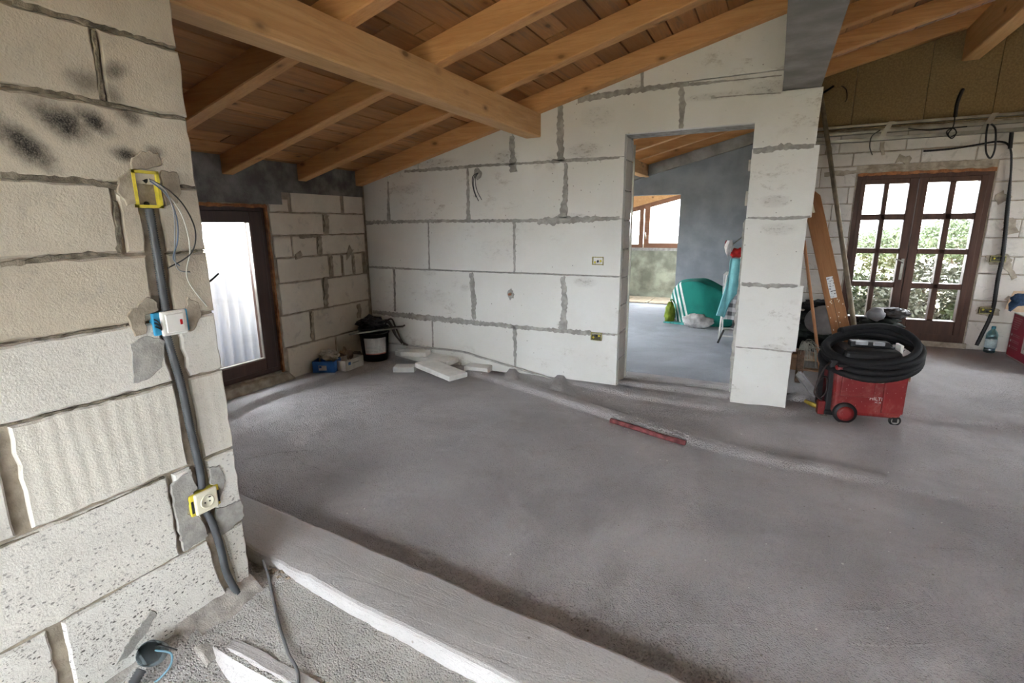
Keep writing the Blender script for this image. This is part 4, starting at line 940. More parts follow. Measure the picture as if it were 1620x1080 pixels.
P1 = PZ(548, 589, .05); P2 = PZ(576, 578, .05); r2 = math.atan2(P2[1]-P1[1], P2[0]-P1[0]); W2 = float(np.hypot(*(P2-P1)[:2])); cx2, cy2 = (P1+P2)[:2]/2+.085*np.array([-math.sin(r2), math.cos(r2)])
b2 = open_box('carton', (cx2, cy2, zf(cx2, cy2)), W2/2, .085, .105, r2, M_BOXW, 'open white carton between the blue carton and the bucket', 'box')
part(MB().box((-.10, -.0862, .055), (-.065, -.085, .085)), 'print', M_BOXB, b2)
part(MB().box((-.04, -.0862, .06), (.06, -.085, .066)), 'print', M_DARKGREY, b2)
M_PAPER = plain('paper', (.50, .47, .41), .85, var=.3, sc=8, bump=.2)
solo(MB().lump((cx, cy+.03, cz+.155), (.12, .08, .055), 3, .5, 2.5, 8), 'paper_bag', M_PAPER, 'crumpled pale paper bag stuffed in the blue carton', 'bag', (cx, cy, cz+.1))
solo(MB().lump((-3.95, 3.88, .13), (.085, .07, .10), 3, .5, 2.6, 9), 'paper_bag', plain('brown_paper', (.33, .27, .20), .85, bump=.2), 'crumpled brown paper bag behind the white carton', 'bag', (-3.95, 3.88, .05))
solo(MB().lump((-3.93, 4.02, .10), (.07, .06, .06), 3, .4, 2.6, 15), 'paper_bag', plain('grey_paper', (.24, .22, .19), .85, bump=.2), 'small grey crumpled bag between cartons and bucket', 'bag', (-3.93, 4.02, .05))
def slab(name, base, L, Wd, H, rot, tilt, label, mat=None, cat='offcut'):
    rr = random.Random(len(label)); m = MB()
    poly = jitter([(-L/2, -Wd/2), (L/2, -Wd/2), (L/2, Wd/2), (-L/2, Wd/2)], .09, .004, rr)
    plate(poly, lambda u, v, d: (u, v, d), 0, H, .005, m)
    o = m.build(name, mat or M_EPS2); o.location = base; o.rotation_euler = (tilt[0], tilt[1], rot)
    o['label'] = label; o['category'] = cat; o['group'] = 'white insulation offcuts in the corner'
    return o
pa, pb = PZ(653, 590, .06), PZ(740, 592, .06)
def floor_slab(px, py, z, L, Wd, H, rot, tilt, label): p = PZ(px, py, z); return slab('insulation_offcut', (p[0], p[1], z), L, Wd, H, rot, tilt, label)
floor_slab(697, 588, .065, .56, .22, .048, math.radians(-18), (.0, .06), 'largest white insulation offcut, tilted flat on the front of the pile')
floor_slab(641, 586, .006, .22, .13, .055, math.radians(24), (0, 0), 'short thick white offcut under the left end of the largest offcut')
floor_slab(692, 571, .075, .42, .20, .05, math.radians(-6), (.05, .02), 'rough topped white offcut behind the largest one')
floor_slab(658, 561, .125, .30, .13, .045, math.radians(10), (.03, -.03), 'narrow white offcut lying highest on the back of the pile')
floor_slab(655, 566, .055, .50, .14, .05, math.radians(-14), (0, .01), 'long white offcut under the narrow one beside the bucket')
floor_slab(757, 586, .022, .26, .15, .055, math.radians(8), (.0, .0), 'white offcut block alone at the right end of the pile')
floor_slab(735, 573, .035, .16, .12, .07, math.radians(50), (.3, .1), 'small round-edged offcut leaning behind the right-hand block')
floor_slab(722, 577, .03, .10, .08, .045, math.radians(10), (.1, .3), 'smallest broken offcut in the middle of the pile')
floor_slab(747, 570, .045, .13, .10, .06, math.radians(-40), (-.3, .2), 'small broken offcut against the wall behind the right-hand block')
slab('insulation_offcut', (-3.30, 4.375, .07), .75, .06, .05, math.radians(-4), (0, .02), 'long thin strip of white board against the foot of the panels')
# white corrugated hose along the foot of the partition
hp = [(606, 541), (640, 545), (680, 550), (730, 556), (760, 565), (800, 577), (840, 589), (885, 603)]
solo(MB().tube(resample(bez([tuple(PY(a, b, 4.385)) for a, b in hp]), .006), .0105, 8, .13), 'corrugated_hose', plain('pale_conduit', (.46, .45, .42), .6, bump=0), 'pale corrugated hose sagging along the foot of the white panels', 'hose', (-2.3, 4.385, .1), smooth=True)
# red pipe showing through the broken screed ridge
rp = [PZ(px, py, .022) for px, py in ((966, 664), (1005, 676), (1045, 689), (1084, 700))]
rp = [(p[0], p[1]+.008, .016) for p in rp]
solo(MB().tube(bez(rp, 6), .019, 10), 'red_pipe', plain('red_pipe', (.24, .07, .072), .85, var=.6, sc=20, bump=.2), 'stretch of red pipe showing where the screed ridge has broken off', 'pipe', rp[1], smooth=True)
m = MB()
for k in range(26):
    t_ = k/25; a = np.array(rp[0])*(1-t_)+np.array(rp[-1])*t_; m.lump((a[0]+rnd.uniform(-.01, .01), a[1]+.05+rnd.uniform(-.02, .045), .047), (rnd.uniform(.012, .03), rnd.uniform(.01, .02), .007), 1, .4, 3, k)
for k in range(16):
    t_ = rnd.random(); a = np.array(rp[0])*(1-t_)+np.array(rp[-1])*t_; m.lump((a[0], a[1]-.035-rnd.uniform(0, .06), .002), (.006, .006, .004), 1, .4, 3, k)
o = m.build('broken_mortar', M_SCREED, floor); o['kind'] = 'stuff'

# ------------------------------------------------------------------ vacuum cleaner
vx, vy = .715, 4.58; VR = math.radians(9)
vz = 0.0
vac = thing('vacuum_cleaner', (vx, vy, vz), 'dusty red wheeled workshop vacuum cleaner with coiled hose on top', 'vacuum cleaner'); vac.rotation_euler[2] = VR
ORG[vac.name] = (0, 0, 0)
def tub(x0, x1, y0, y1, z0, z1, tp, b=.03, seg=3):
    bm = bmesh.new(); bmesh.ops.create_cube(bm, size=1)
    for v in bm.verts:
        k = 1+(tp if v.co.z > 0 else 0); v.co = Vector(((x0+x1)/2+v.co.x*(x1-x0)*k, (y0+y1)/2+v.co.y*(y1-y0)*k, (z0+z1)/2+v.co.z*(z1-z0)))
    bmesh.ops.bevel(bm, geom=bm.edges[:], offset=b, segments=seg, profile=.5, affect='EDGES'); bm.verts.index_update()
    m = MB().add([v.co for v in bm.verts], [[q.index for q in f.verts] for f in bm.faces]); bm.free(); return m
def red_mat():
    n = NT('dusty_red_plastic'); d = n.noise(7, 6, .7, .4); z = n.sep()[2]
    c = n.mix(n.ramp(n.noise(3, 3), .3, .7), (.16, .008, .010), (.23, .013, .015))
    c = n.mix(n.math('MULTIPLY', n.ramp(d, .48, .75), .30), c, (.38, .24, .21)); c = n.mix(n.ramp(n.voro(38), .13, .06, 0, .5), c, (.55, .42, .4))
    return n.done(c, .5, n.bump(n.noise(60, 3), .1, .003), spec=.4)
MR = red_mat()
part(tub(-.235, .215, -.185, .185, .055, .44, .06), 'tub', MR, vac)
part(MB().rbox((-.20, -.205, .21), (.02, -.188, .40), .012), 'front_panel', MR, vac)
part(MB().rbox((.075, -.205, .10), (.215, -.186, .41), .012), 'front_panel', MR, vac)
m = MB().rbox((-.275, -.15, .04), (-.225, -.10, .47), .01).rbox((-.275, .10, .04), (-.225, .15, .47), .01).rbox((-.275, -.16, .035), (-.20, .16, .075), .01)
part(m, 'back_frame', M_BLACK, vac)
part(tub(-.215, .205, -.175, .175, .44, .56, -.14, .035), 'motor_head', M_BLACK, vac)
part(MB().rbox((-.235, -.2, .425), (.235, .2, .452), .01), 'rim', M_BLACK, vac)
la = part(MB().rbox((.0, -.222, .37), (.075, -.196, .435), .008), 'latch', M_BLACK, vac); part(MB().rbox((.016, -.232, .335), (.062, -.205, .392), .006), 'tongue', plain('grey_latch', (.30, .27, .25), .5, bump=0), la)
hd = part(MB().rbox((-.13, -.045, .555), (.13, .045, .60), .012), 'handle', M_BLACK, vac)
part(MB().rbox((-.10, -.052, .575), (-.02, -.035, .603), .004), 'grip_slot', plain('light_plastic', (.35, .36, .38), .25, bump=0), hd); part(MB().rbox((.015, -.052, .575), (.09, -.035, .603), .004), 'grip_slot', plain('light_plastic2', (.35, .36, .38), .25, bump=0), hd)
part(MB().rbox((.165, -.12, .54), (.185, -.02, .60), .004, M=Matrix.Rotation(0, 4, 'Z')), 'hose_clip', M_WHITEP, vac)
for y in (-.225, .190):
    w = part(MB().lathe([(.050, 0), (.068, .002), (.080, .010), (.080, .028), (.068, .036), (.050, .038)], 28, (-.155, y, .080), 'y'), 'wheel', M_BLACK, vac, True)
    part(MB().lathe([(.055, -.001), (.057, -.003), (.03, -.006), (.012, -.004)], 24, (-.155, y, .080), 'y'), 'hub', MR, w, True)
    part(MB().lathe([(.055, .039), (.057, .041), (.03, .044), (.012, .042)], 24, (-.155, y, .080), 'y'), 'hub', MR, w, True)
for y in (-.16, .16):
    w = part(MB().lathe([(.020, 0), (.034, .002), (.040, .005), (.040, .018), (.034, .021), (.020, .023)], 20, (.185, y-.012, .0405), 'y'), 'caster', M_BLACK, vac, True)
    part(MB().lathe([(.026, -.001), (.022, -.004), (.005, -.004)], 16, (.185, y-.012, .0405), 'y'), 'hub', plain('caster_hub', (.38, .36, .34), .5, bump=0), w, True)
    part(MB().box((.165, y-.020, .03), (.195, y-.014, .068)).box((.165, y+.014, .03), (.195, y+.020, .068)).box((.16, y-.02, .06), (.20, y+.02, .072)), 'fork', M_BLACK, w)
def text(s, size, loc, rot, mat, name, par, ext=.001):
    cu = bpy.data.curves.new(name, 'FONT'); cu.body = s; cu.size = size; cu.extrude = ext; cu.align_x = 'CENTER'; cu.align_y = 'CENTER'
    tmp = bpy.data.objects.new('tmp', cu); COL.objects.link(tmp)
    me = bpy.data.meshes.new_from_object(tmp.evaluated_get(bpy.context.evaluated_depsgraph_get())); bpy.data.objects.remove(tmp)
    me.materials.clear(); me.materials.append(mat); o = bpy.data.objects.new(name, me); COL.objects.link(o); o.parent = par
    o.location = loc; o.rotation_euler = rot; o['kind'] = 'thing'; return o
M_INK = plain('white_print', (.65, .62, .6), .5, var=.1, bump=0)
bpy.context.view_layer.update()
text('HILTI', .036, (.035, -.1965, .205), (math.pi/2, 0, 0), M_INK, 'lettering', vac); text('VC 20', .016, (.05, -.1955, .178), (math.pi/2, 0, 0), M_INK, 'lettering', vac)
part(MB().tube(bez([(-.26, -.13, .46), (-.33, -.2, .40), (-.36, -.2, .28), (-.33, -.18, .18), (-.28, -.15, .22), (-.29, -.16, .33), (-.34, -.2, .33), (-.37, -.2, .22), (-.31, -.18, .16)], 8), .007, 7), 'power_cord', plain('dark_cord', (.03, .022, .02), .6, bump=0), vac, True)
part(MB().rbox((-.32, -.15, .03), (-.27, -.09, .14), .008), 'cord_hook', MR, vac)
# the hose: one continuous coil of thick ribbed hose lying over the head
hs = thing('vacuum_hose', (vx, vy, .45), 'thick black ribbed hose coiled over the red vacuum cleaner', 'hose')
pts = []; N = 4.0; tot = 460
for k in range(tot+1):
    t_ = k/tot; a = 2*math.pi*N*t_+2.35; lay = t_*N
    R_ = .275-.008*lay+.010*math.sin(a*1.7+1)
    z_ = .462+.031*lay+.010*math.sin(a+.6)+.014*noise.noise(Vector((math.cos(a), math.sin(a), lay)))
    ca, sa = math.cos(a), math.sin(a)
    pts.append((vx+.025+1.16*R_*ca+.012*noise.noise(Vector((a*.5, 3, 1))), vy+.01+1.02*R_*sa, z_+.30*(sa*R_)+.05*ca*R_))
part(MB().tube(pts, .0255, 10, .03), 'hose', plain('black_hose', (.008, .008, .009), .75, var=.4, sc=20, bump=.2), hs, True)
e = Vector(pts[-1]); part(MB().tube([e, e+Vector((.03, .05, .0)), e+Vector((.05, .10, -.005))], .029, 12), 'cuff', M_BLACK, hs, True)

# ------------------------------------------------------------------ things leaning behind the pillar
Rm = lambda px, py, y: np.array(PY(px, py, y))
zr_floor = lambda x, y: float(zpast(np.array([[x]]), np.array([[y]]))[0, 0])
def lean(c_top, c_bot, w, th, name, mat, label, cat):
    top, bot = Vector(c_top), Vector(c_bot); ax = (top-bot).normalized(); L = (top-bot).length
    sd = Vector((1, 0, 0)); sd = (sd-ax*sd.dot(ax)).normalized(); nr = ax.cross(sd)
    if nr.y > 0: nr = -nr
    t = thing(name, bot, label, cat); M = Matrix((sd, nr, ax)).transposed().to_4x4(); M.translation = bot
    t.matrix_world = M; ORG[t.name] = (0, 0, 0)
    return t, L
a, b = Rm(1282, 306, 5.75), Rm(1338, 560, 5.35)
b2_ = b+(b-a)*((b[2]-.11)/(a[2]-b[2])) if b[2] > .1 else b
t, L = lean(a, b2_, .13, .03, 'timber_plank', None, 'brown timber plank with a white sticker leaning behind the vacuum', 'plank')
M_PLK2 = wood('leaning_plank_wood', (.26, .115, .045), (.34, .16, .065), 2, knots=False, var=0)
m = MB(); pw = .072
plate([(-pw, 0), (pw, 0), (pw, L-.05), (pw*.55, L), (-pw*.4, L), (-pw, L-.09)], lambda u, v, d: (u, d, v), 0, .032, .004, m); part(m, 'board', M_PLK2, t)
part(MB().rbox((-.02, .0325, L-.20), (.0, .0355, L-.05), .001), 'hanging_slot', M_CREAM, t)
def sticker_mat():
    n = NT('printed_sticker'); s = n.sep(); tx = n.noise(55, 3, .6); ln = n.math('SINE', n.math('MULTIPLY', s[2], 260))
    return n.done(n.mix(n.math('MULTIPLY', n.ramp(tx, .5, .58), n.ramp(ln, -.2, .3)), (.66, .68, .70), (.15, .15, .16)), .5)
st = part(MB().box((-.026, .0322, L*.42), (.026, .0335, L*.42+.20)), 'sticker', sticker_mat(), t)
rg = random.Random(5); mm = MB()
for k in range(26): mm.lump((rg.uniform(-.06, .06), .0325, rg.uniform(.2, L*.42)), (.004, .0015, .007), 1, .2, 3, k)
part(mm, 'paint_speck', M_CREAM, t)['kind'] = 'stuff'
part(MB().box((-.010, .0318, .1), (-.007, .0325, L*.42)), 'groove', M_BLACK, t)
a, b = Rm(1296, 130, 6.70), Rm(1352, 520, 5.52)
b = a+(b-a)*((a[2]-.10)/(a[2]-b[2]))
solo(MB().tube([tuple(a), tuple(b)], .022, 10), 'metal_pole', plain('dull_pole', (.22, .18, .125), .6, .3, var=.3, bump=.2), 'long dull metal pole leaning against the wall beside the pillar', 'pole', b)
a, b = Rm(1272, 380, 5.42), Rm(1300, 606, 5.25); b = a+(b-a)*((a[2]-.085)/(a[2]-b[2]))
solo(MB().tube([tuple(a), tuple(b)], .0135, 10), 'broom_handle', wood('stick_wood', (.30, .13, .055), (.40, .18, .075), 2, knots=False, var=0), 'thin brown wooden stick leaning between the pillar and the vacuum', 'stick', b)
# heap behind
pal = thing('pallet', (.75, 5.9, .09), 'low wooden pallet under the heap of dark clothes and bags', 'pallet')
M_PAL = wood('pallet_wood', (.36, .22, .13), (.46, .30, .18), 0, knots=False, var=.3)
pz0 = zr_floor(.7, 5.55)-.004
for k in range(5): part(MB().rbox((.22, 5.47+.155*k, pz0+.105), (1.20, 5.58+.155*k, pz0+.125), .003), 'board', M_PAL, pal)
for yy in (5.47, 5.84, 6.16):
    part(MB().rbox((.22, yy, pz0), (1.20, yy+.08, pz0+.018), .003), 'board', M_PAL, pal)
    for xx in (.22, .66, 1.10): part(MB().rbox((xx, yy, pz0+.018), (xx+.1, yy+.08, pz0+.105), .003), 'block', M_PAL, pal)
M_CLOTH = plain('black_cloth', (.018, .018, .020), .85, var=.5, sc=9, bump=.5)
M_CLOTH2 = plain('charcoal_cloth', (.034, .040, .032), .85, var=.5, sc=9, bump=.5)
M_LEATHER = plain('worn_leather', (.05, .045, .043), .45, var=.5, sc=14, bump=.3)
zc = pz0+.125
for (c, r, sd, lab, mt, fl) in (((.47, 5.90, zc+.06), (.25, .28, .075), 31, 'dark folded cloth at the bottom of the heap by the pillar', M_CLOTH, .045), ((.98, 5.92, zc+.06), (.20, .26, .07), 32, 'black bag at the bottom of the heap behind the vacuum', M_CLOTH, .045),
        ((.46, 5.90, zc+.185), (.24, .26, .075), 33, 'grey green jacket in the middle of the heap', M_CLOTH2, .05), ((.98, 5.92, zc+.19), (.20, .24, .075), 34, 'black jacket in the middle of the heap near the French window', M_CLOTH, .05),
        ((.45, 5.93, zc+.31), (.23, .24, .075), 37, 'charcoal jumper lying under the topmost black bag of the heap', M_CLOTH2, .05), ((.98, 5.93, zc+.315), (.19, .21, .07), 38, 'dark rucksack under the worn leather bag behind the vacuum', M_CLOTH2, .05),
        ((.49, 5.97, zc+.43), (.20, .21, .075), 35, 'black bag topmost on the heap beside the pillar', M_CLOTH, .05), ((1.07, 5.93, zc+.415), (.15, .13, .06), 36, 'worn leather bag topmost on the heap near the French window', M_LEATHER, .04)):
    solo(MB().lump(c, r, 4, .42, 2.2, sd, c[2]-fl), 'clothes_bundle', mt, lab, 'clothes', (c[0], c[1], c[2]-fl), 'heap of dark clothes and bags', True)
c = Rm(1303, 506, 5.56)
t = thing('round_lid', c, 'pale grey round lid leaning against the dark clothes heap', 'lid'); ORG[t.name] = (0, 0, 0); part(MB().lathe([(.155, .01), (.160, 0), (.15, -.012), (.10, -.035), (.04, -.046), (.01, -.047)], 28, (0, 0, 0), 'y'), 'lid', plain('grey_lid', (.17, .155, .145), .5, var=.2, bump=.1), t, True)
t.rotation_euler = (math.radians(-38), 0, math.radians(-14))
c = Rm(1386, 497, 5.66)
solo(MB().lump(tuple(c), (.075, .06, .065), 3, .25, 2, 41), 'grey_jug', plain('grey_plastic', (.25, .25, .26), .3, var=.2, bump=.1), 'shiny grey plastic jug on the heap beside the metal pole', 'jug', c, smooth=True)
c = Rm(1264, 590, 5.1); zz_ = zr_floor(c[0], 5.1)
t = thing('brush', (c[0], 5.1, zz_), 'frayed wire brush standing upside down beside the pillar', 'brush')
part(MB().rbox((c[0]-.03, 5.06, zz_), (c[0]+.03, 5.12, zz_+.30), .01), 'brush_head', plain('rusty_holder', (.13, .08, .05), .8, var=.5, sc=40, bump=.4), t)
m = MB(); rg = random.Random(9)
for k in range(60):
    a0 = rg.uniform(-.03, .03); d = rg.uniform(.01, .17); h = rg.uniform(.03, .10)
    s0 = Vector((c[0]+a0, 5.09+rg.uniform(-.02, .02), zz_+.29)); m.tube(bez([s0, s0+Vector((d*.3, rg.uniform(-.03, .03), h)), s0+Vector((d*.8, rg.uniform(-.05, .05), h*.6)), s0+Vector((d, rg.uniform(-.05, .05), -rg.uniform(.0, .16)))], 4), .0016, 3)
part(m, 'bristles', plain('wire', (.28, .27, .22), .6, bump=0), t)['kind'] = 'stuff'
p0, p1 = Rm(1258, 590, 4.93), Rm(1292, 640, 4.72)
t, L = lean(tuple(p0), (p1[0], p1[1], .058), .05, .03, 'trim_offcut', None, 'pale grey plastic profile offcut leaning at the foot of the pillar', 'offcut')
m = MB(); plate(jitter([(-.028, 0), (.028, 0), (.03, L), (-.02, L-.03)], .06, .004, rnd), lambda u, v, d: (u, d, v), 0, .02, .003, m); part(m, 'profile', plain('grey_profile', (.36, .36, .35), .6, var=.25, bump=.2), t); part(MB().box((.018, .018, .01), (.028, .045, L-.03)), 'flange', plain('grey_profile2', (.36, .36, .35), .6, var=.25, bump=.2), t)
c = PZ(1290, 652, .02)
t = thing('trowel', (c[0], c[1], .0), 'small trowel with dirty yellow handle on the floor beside the vacuum', 'trowel')
a, b = Rm(1274, 634, c[1]+.1), Rm(1297, 645, c[1])
part(MB().tube([tuple(a), tuple((a+b)/2), tuple(b)], [.014, .020, .015], 10), 'handle', plain('dirty_yellow', (.42, .30, .05), .6, var=.4, bump=.2), t, True)
part(MB().tube(bez([tuple(b), tuple(b+np.array([.03, 0, -.01])), tuple(b+np.array([.035, 0, -.05])), (b[0]+.03, b[1], .012)], 6), .005, 6), 'neck', M_METAL, t, True)
part(MB().hexa([(b[0]+.005, b[1]-.03, .006), (b[0]+.055, b[1]-.03, .006), (b[0]+.04, b[1]+.1, .006), (b[0]+.02, b[1]+.1, .006)], [(b[0]+.005, b[1]-.03, .009), (b[0]+.055, b[1]-.03, .009), (b[0]+.04, b[1]+.1, .009), (b[0]+.02, b[1]+.1, .009)]), 'blade', M_METAL, t)
# bottle and box at the right
c = Rm(1565, 553, 6.86); c[2] = zr_floor(c[0], 6.84)
t = thing('water_bottle', c, 'large blue-green plastic water bottle standing against the block wall', 'bottle')
prof = [(.0, .004), (.045, 0), (.058, .012), (.058, .04), (.054, .05), (.058, .06), (.058, .10), (.055, .11), (.058, .12), (.058, .17), (.054, .18), (.058, .19), (.057, .215), (.045, .25), (.025, .275), (.019, .285), (.019, .305)]
KB = .82; prof = [(a*KB, b*.88) for a, b in prof]
M_PET = glass_mat('blue_pet', (.55, .78, .82), .16, .1)
part(MB().lathe(prof, 20, tuple(c)), 'bottle_body', M_PET, t, True); part(MB().lathe([(.0, .005), (.053*KB, .006), (.053*KB, .10), (.0, .10)], 20, tuple(c)), 'water', glass_mat('water', (.62, .80, .86), .08, .05), t, True)
part(MB().lathe([(.021*KB, .254), (.022*KB, .256), (.022*KB, .276), (.018*KB, .28)], 14, tuple(c)), 'cap', plain('blue_cap', (.05, .22, .30), .4, bump=0), t, True); part(MB().lathe([(.0585*KB, .055), (.0595*KB, .055), (.0595*KB, .145), (.0585*KB, .145)], 20, tuple(c)), 'label', plain('pale_label', (.5, .62, .66), .5, var=.2, sc=60, bump=0), t, True)
# carton of the radiator: near left vertical edge seen at the frame's side
bxx, byy = 2.232, 6.805
d = Vector((0, -1, 0)); ang = -math.pi/2; zb = zr_floor(2.4, 6.8)-.004
cb_ = thing('large_carton', (bxx, byy, zb), 'big crimson and white carton with raised flap at the right edge', 'box'); cb_.rotation_euler[2] = ang; ORG[cb_.name] = (0, 0, 0)
M_CRIM = plain('crimson_print', (.32, .018, .045), .5, var=.1, bump=.05); M_CARD = plain('cardboard', (.58, .42, .28), .8, var=.15, bump=.1)
Hb = .445
m = MB().box((0, 0, 0), (.75, .008, Hb)).box((0, .342, 0), (.75, .35, Hb)).box((0, 0, 0), (.008, .35, Hb)).box((.742, 0, 0), (.75, .35, Hb)); part(m, 'carton_wall', M_BOXW, cb_)
part(MB().box((0, 0, .0), (.75, .35, .006)), 'carton_bottom', M_CARD, cb_)
fr = part(MB().box((.012, -.0015, .018), (.74, .0, Hb-.008)), 'crimson_face', M_CRIM, cb_)
pr_ = part(MB().rbox((.33, -.0035, .10), (.66, -.0015, .36), .001), 'white_picture', M_BOXW, cb_); part(MB().rbox((.375, -.0055, .14), (.42, -.0035, .22), .001), 'picture_detail', plain('grey_print', (.25, .22, .22), .5, bump=0), pr_)
for k in range(3):
    part(MB().lathe([(.012, 0), (.012, -.002), (.002, -.0025)], 14, (.05, -.001, .23-.06*k), 'y'), 'icon', M_INK, cb_)
    for q_ in range(2): part(MB().box((.085, -.003, .236-.06*k-.016*q_), (.24, -.0014, .243-.06*k-.016*q_)), 'text_line', plain('pink_print', (.45, .16, .18), .5, bump=0), cb_)
for q_ in range(6): part(MB().box((.04, -.003, .40-.022*q_), (.04+.05*(6-q_)**.5+.06, -.0014, .409-.022*q_)), 'text_line', plain('pink_print', (.45, .16, .18), .5, bump=0), cb_)
fl_ = [(2.152, .613), (2.196, .795), (2.56, .80), (2.56, .605), (2.25, .585)]
part(MB().hexa([(byy-6.80-.012*(z > .7), x-bxx, z-zb) for x, z in fl_], [(byy-6.806-.012*(z > .7), x-bxx, z-zb) for x, z in fl_]), 'flap', M_CARD, cb_)
part(MB().hexa([(.0, .344, Hb), (.75, .344, Hb), (.75, .35, Hb), (.0, .35, Hb)], [(.0, .42, Hb+.10), (.75, .42, Hb+.10), (.75, .426, Hb+.10), (.0, .426, Hb+.10)]), 'flap', M_CARD, cb_)
M_GLOVE = plain('blue_glove_fabric', (.03, .065, .13), .8, var=.4, sc=30, bump=.4)
g0 = Vector(tuple(PY(1617, 474, 6.70)))
gl = thing('work_glove', g0, 'dark blue work glove draped over the flap of the big carton', 'glove')
m = MB(); bm_pts = []
part(MB().lump(tuple(g0), (.085, .04, .065), 3, .3, 2, 51), 'palm', M_GLOVE, gl, True)
for k in range(5): 
    s0 = g0+d*(-.05+.022*k); part(MB().tube(bez([s0, s0+Vector((-.05, -.01, -.02-.008*k)), s0+Vector((-.075-.005*k, -.015, -.06-.012*k))], 6), [.013]*13, 7), 'finger', M_GLOVE, gl, True)

# ------------------------------------------------------------------ grey room: covered chair, clothes airer
gz = .047
G = lambda px, py, y: np.array(PY(px, py, y))
def cover_mat():
    n = NT('green_towel'); s = n.sep(); u = n.math('ADD', s[0], n.math('MULTIPLY', s[2], .32))
    w = n.math('SINE', n.math('MULTIPLY', n.math('ADD', u, .262), 2*math.pi/.062)); ins = n.math('MULTIPLY', n.ramp(u, -.43, -.425), n.ramp(u, -.035, -.04))
    ins = n.math('MULTIPLY', ins, n.ramp(s[1], .0, -.02))
    c = n.mix(n.math('MULTIPLY', n.ramp(w, -.05, .1), ins), (.012, .17, .135), (.60, .66, .62))
    c = n.mix(n.ramp(n.noise(6, 4), .4, .7, 0, .35), c, (.01, .09, .075))
    return n.done(c, .85, n.bump(n.noise(14, 4), .4, .02), spec=.2)
cx_ = -.93; cy_ = 7.95
cv = thing('covered_chair', (cx_, cy_, gz), 'chair draped with a green towel with white stripes by the grey wall', 'chair')
ORG[cv.name] = (0, 0, 0)
# the towel: a ruled surface of cross-sections draped over seat and backrest
sec = [(-.36, .30, .10), (-.33, .50, .14), (-.26, .585, .20), (-.12, .63, .22), (.02, .65, .23), (.16, .60, .24), (.30, .52, .25), (.42, .47, .25), (.50, .42, .22)]
V = []; nn = 18
for i, (x_, h_, d_) in enumerate(sec):
    for k in range(nn):
        t_ = k/(nn-1); a = math.pi*t_
        yy = -d_*math.cos(a)*(1.05 if True else 1); zz_ = h_*min(1, math.sin(a)*1.9)
        zz_ = max(zz_, .012); hang = .10*max(0, 1-abs(t_-0)*5)
        nz = noise.noise(Vector((x_*5, k*.45, 7)))*.055; yy += nz; zz_ = max(.012, zz_+nz*.6*min(1, zz_*4))
        V.append((x_+.03*math.sin(k*1.3+i)+(.09*(1-zz_/h_) if x_ < -.2 and t_ < .5 else 0), yy-hang+.02*math.sin(i*2.1+k), zz_+.015*math.sin(i*1.7+k*.9)*min(1, zz_*6)))
Fc = [(i*nn+k, (i+1)*nn+k, (i+1)*nn+k+1, i*nn+k+1) for i in range(len(sec)-1) for k in range(nn-1)]
tw = part(MB().add(V, Fc), 'towel', cover_mat(), cv, True)
sm = tw.modifiers.new('s', 'SUBSURF'); sm.levels = 1; sm.render_levels = 2; sl = tw.modifiers.new('t', 'SOLIDIFY'); sl.thickness = .012
part(MB().box((-.24, -.15, .36), (.22, .15, .39)), 'seat', M_FRENCH, cv)
for a in (-.22, .18):
    for b in (-.13, .10): part(MB().box((a, b, 0), (a+.035, b+.035, .37)), 'leg', M_FRENCH, cv)
t = thing('fabric_bag', (-1.30, 7.78, gz), 'olive green cloth bag beside the green towelled chair', 'bag'); part(MB().lump((-1.285, 7.72, gz+.145), (.075, .07, .165), 3, .3, 2.2, 61, gz), 'bag_body', plain('olive_cloth', (.16, .22, .02), .85, var=.4, bump=.3), t, True)
part(MB().tube(bez([(-1.29, 7.79, gz+.29), (-1.27, 7.77, gz+.34), (-1.23, 7.79, gz+.28)], 6), .008, 6), 'strap', plain('olive_strap', (.12, .17, .02), .85, bump=0), t, True)
solo(MB().lump((-.86, 7.46, gz+.09), (.21, .10, .115), 3, .35, 2.3, 62, gz), 'sack', plain('grey_sack', (.40, .39, .38), .8, var=.4, sc=12, bump=.3), 'crumpled grey white sack lying in front of the green towelled chair', 'sack', (-.86, 7.50, gz), smooth=True)
solo(MB().hexa([(-1.36, 7.66, gz+.003), (-1.06, 7.58, gz+.003), (-1.02, 7.68, gz+.003), (-1.28, 7.76, gz+.003)], [(-1.36, 7.66, gz+.02), (-1.06, 7.58, gz+.03), (-1.02, 7.68, gz+.035), (-1.28, 7.76, gz+.02)]), 'cloth_scrap', M_SMC if 'M_SMC' in globals() else plain('teal_scrap', (.05, .26, .24), .85, var=.5, sc=25, bump=.2), 'striped teal cloth corner spread on the floor by the olive bag', 'cloth', (-1.2, 7.66, gz))
# airer
ay = 7.05
ar = thing('clothes_airer', (-.42, ay, gz), 'white metal clothes airer loaded with cloths behind the doorway pillar', 'airer')
pt = lambda px, py, y=ay: G(px, py, y)
M_ROD = plain('white_rod', (.62, .62, .60), .4, bump=0)
xa, xb = pt(1141, 500)[0], -.12
m_ = []
for (y0, y1) in ((ay-.26, ay+.22), (ay+.26, ay-.22)):
    for xx in (xa+.01, xb): part(MB().tube([(xx, y0, gz+.012), (xx, y1, .86)], .010, 8), 'leg', M_ROD, ar)
    part(MB().tube([(xa+.01, y0, gz+.05), (xb, y0, gz+.05)], .010, 8), 'cross_bar', M_ROD, ar)
for k in range(5): part(MB().tube([(xa, ay-.2+.1*k, .86), (xb, ay-.2+.1*k, .86)], .006, 8), 'bar', M_ROD, ar)
p0 = pt(1146, 508, ay-.26); p1 = pt(1137, 526, ay-.5)
part(MB().tube([(p0[0], ay-.26, gz+.12), (p1[0], p1[1], gz+.014)], .013, 8), 'foot', M_BLACK, ar)
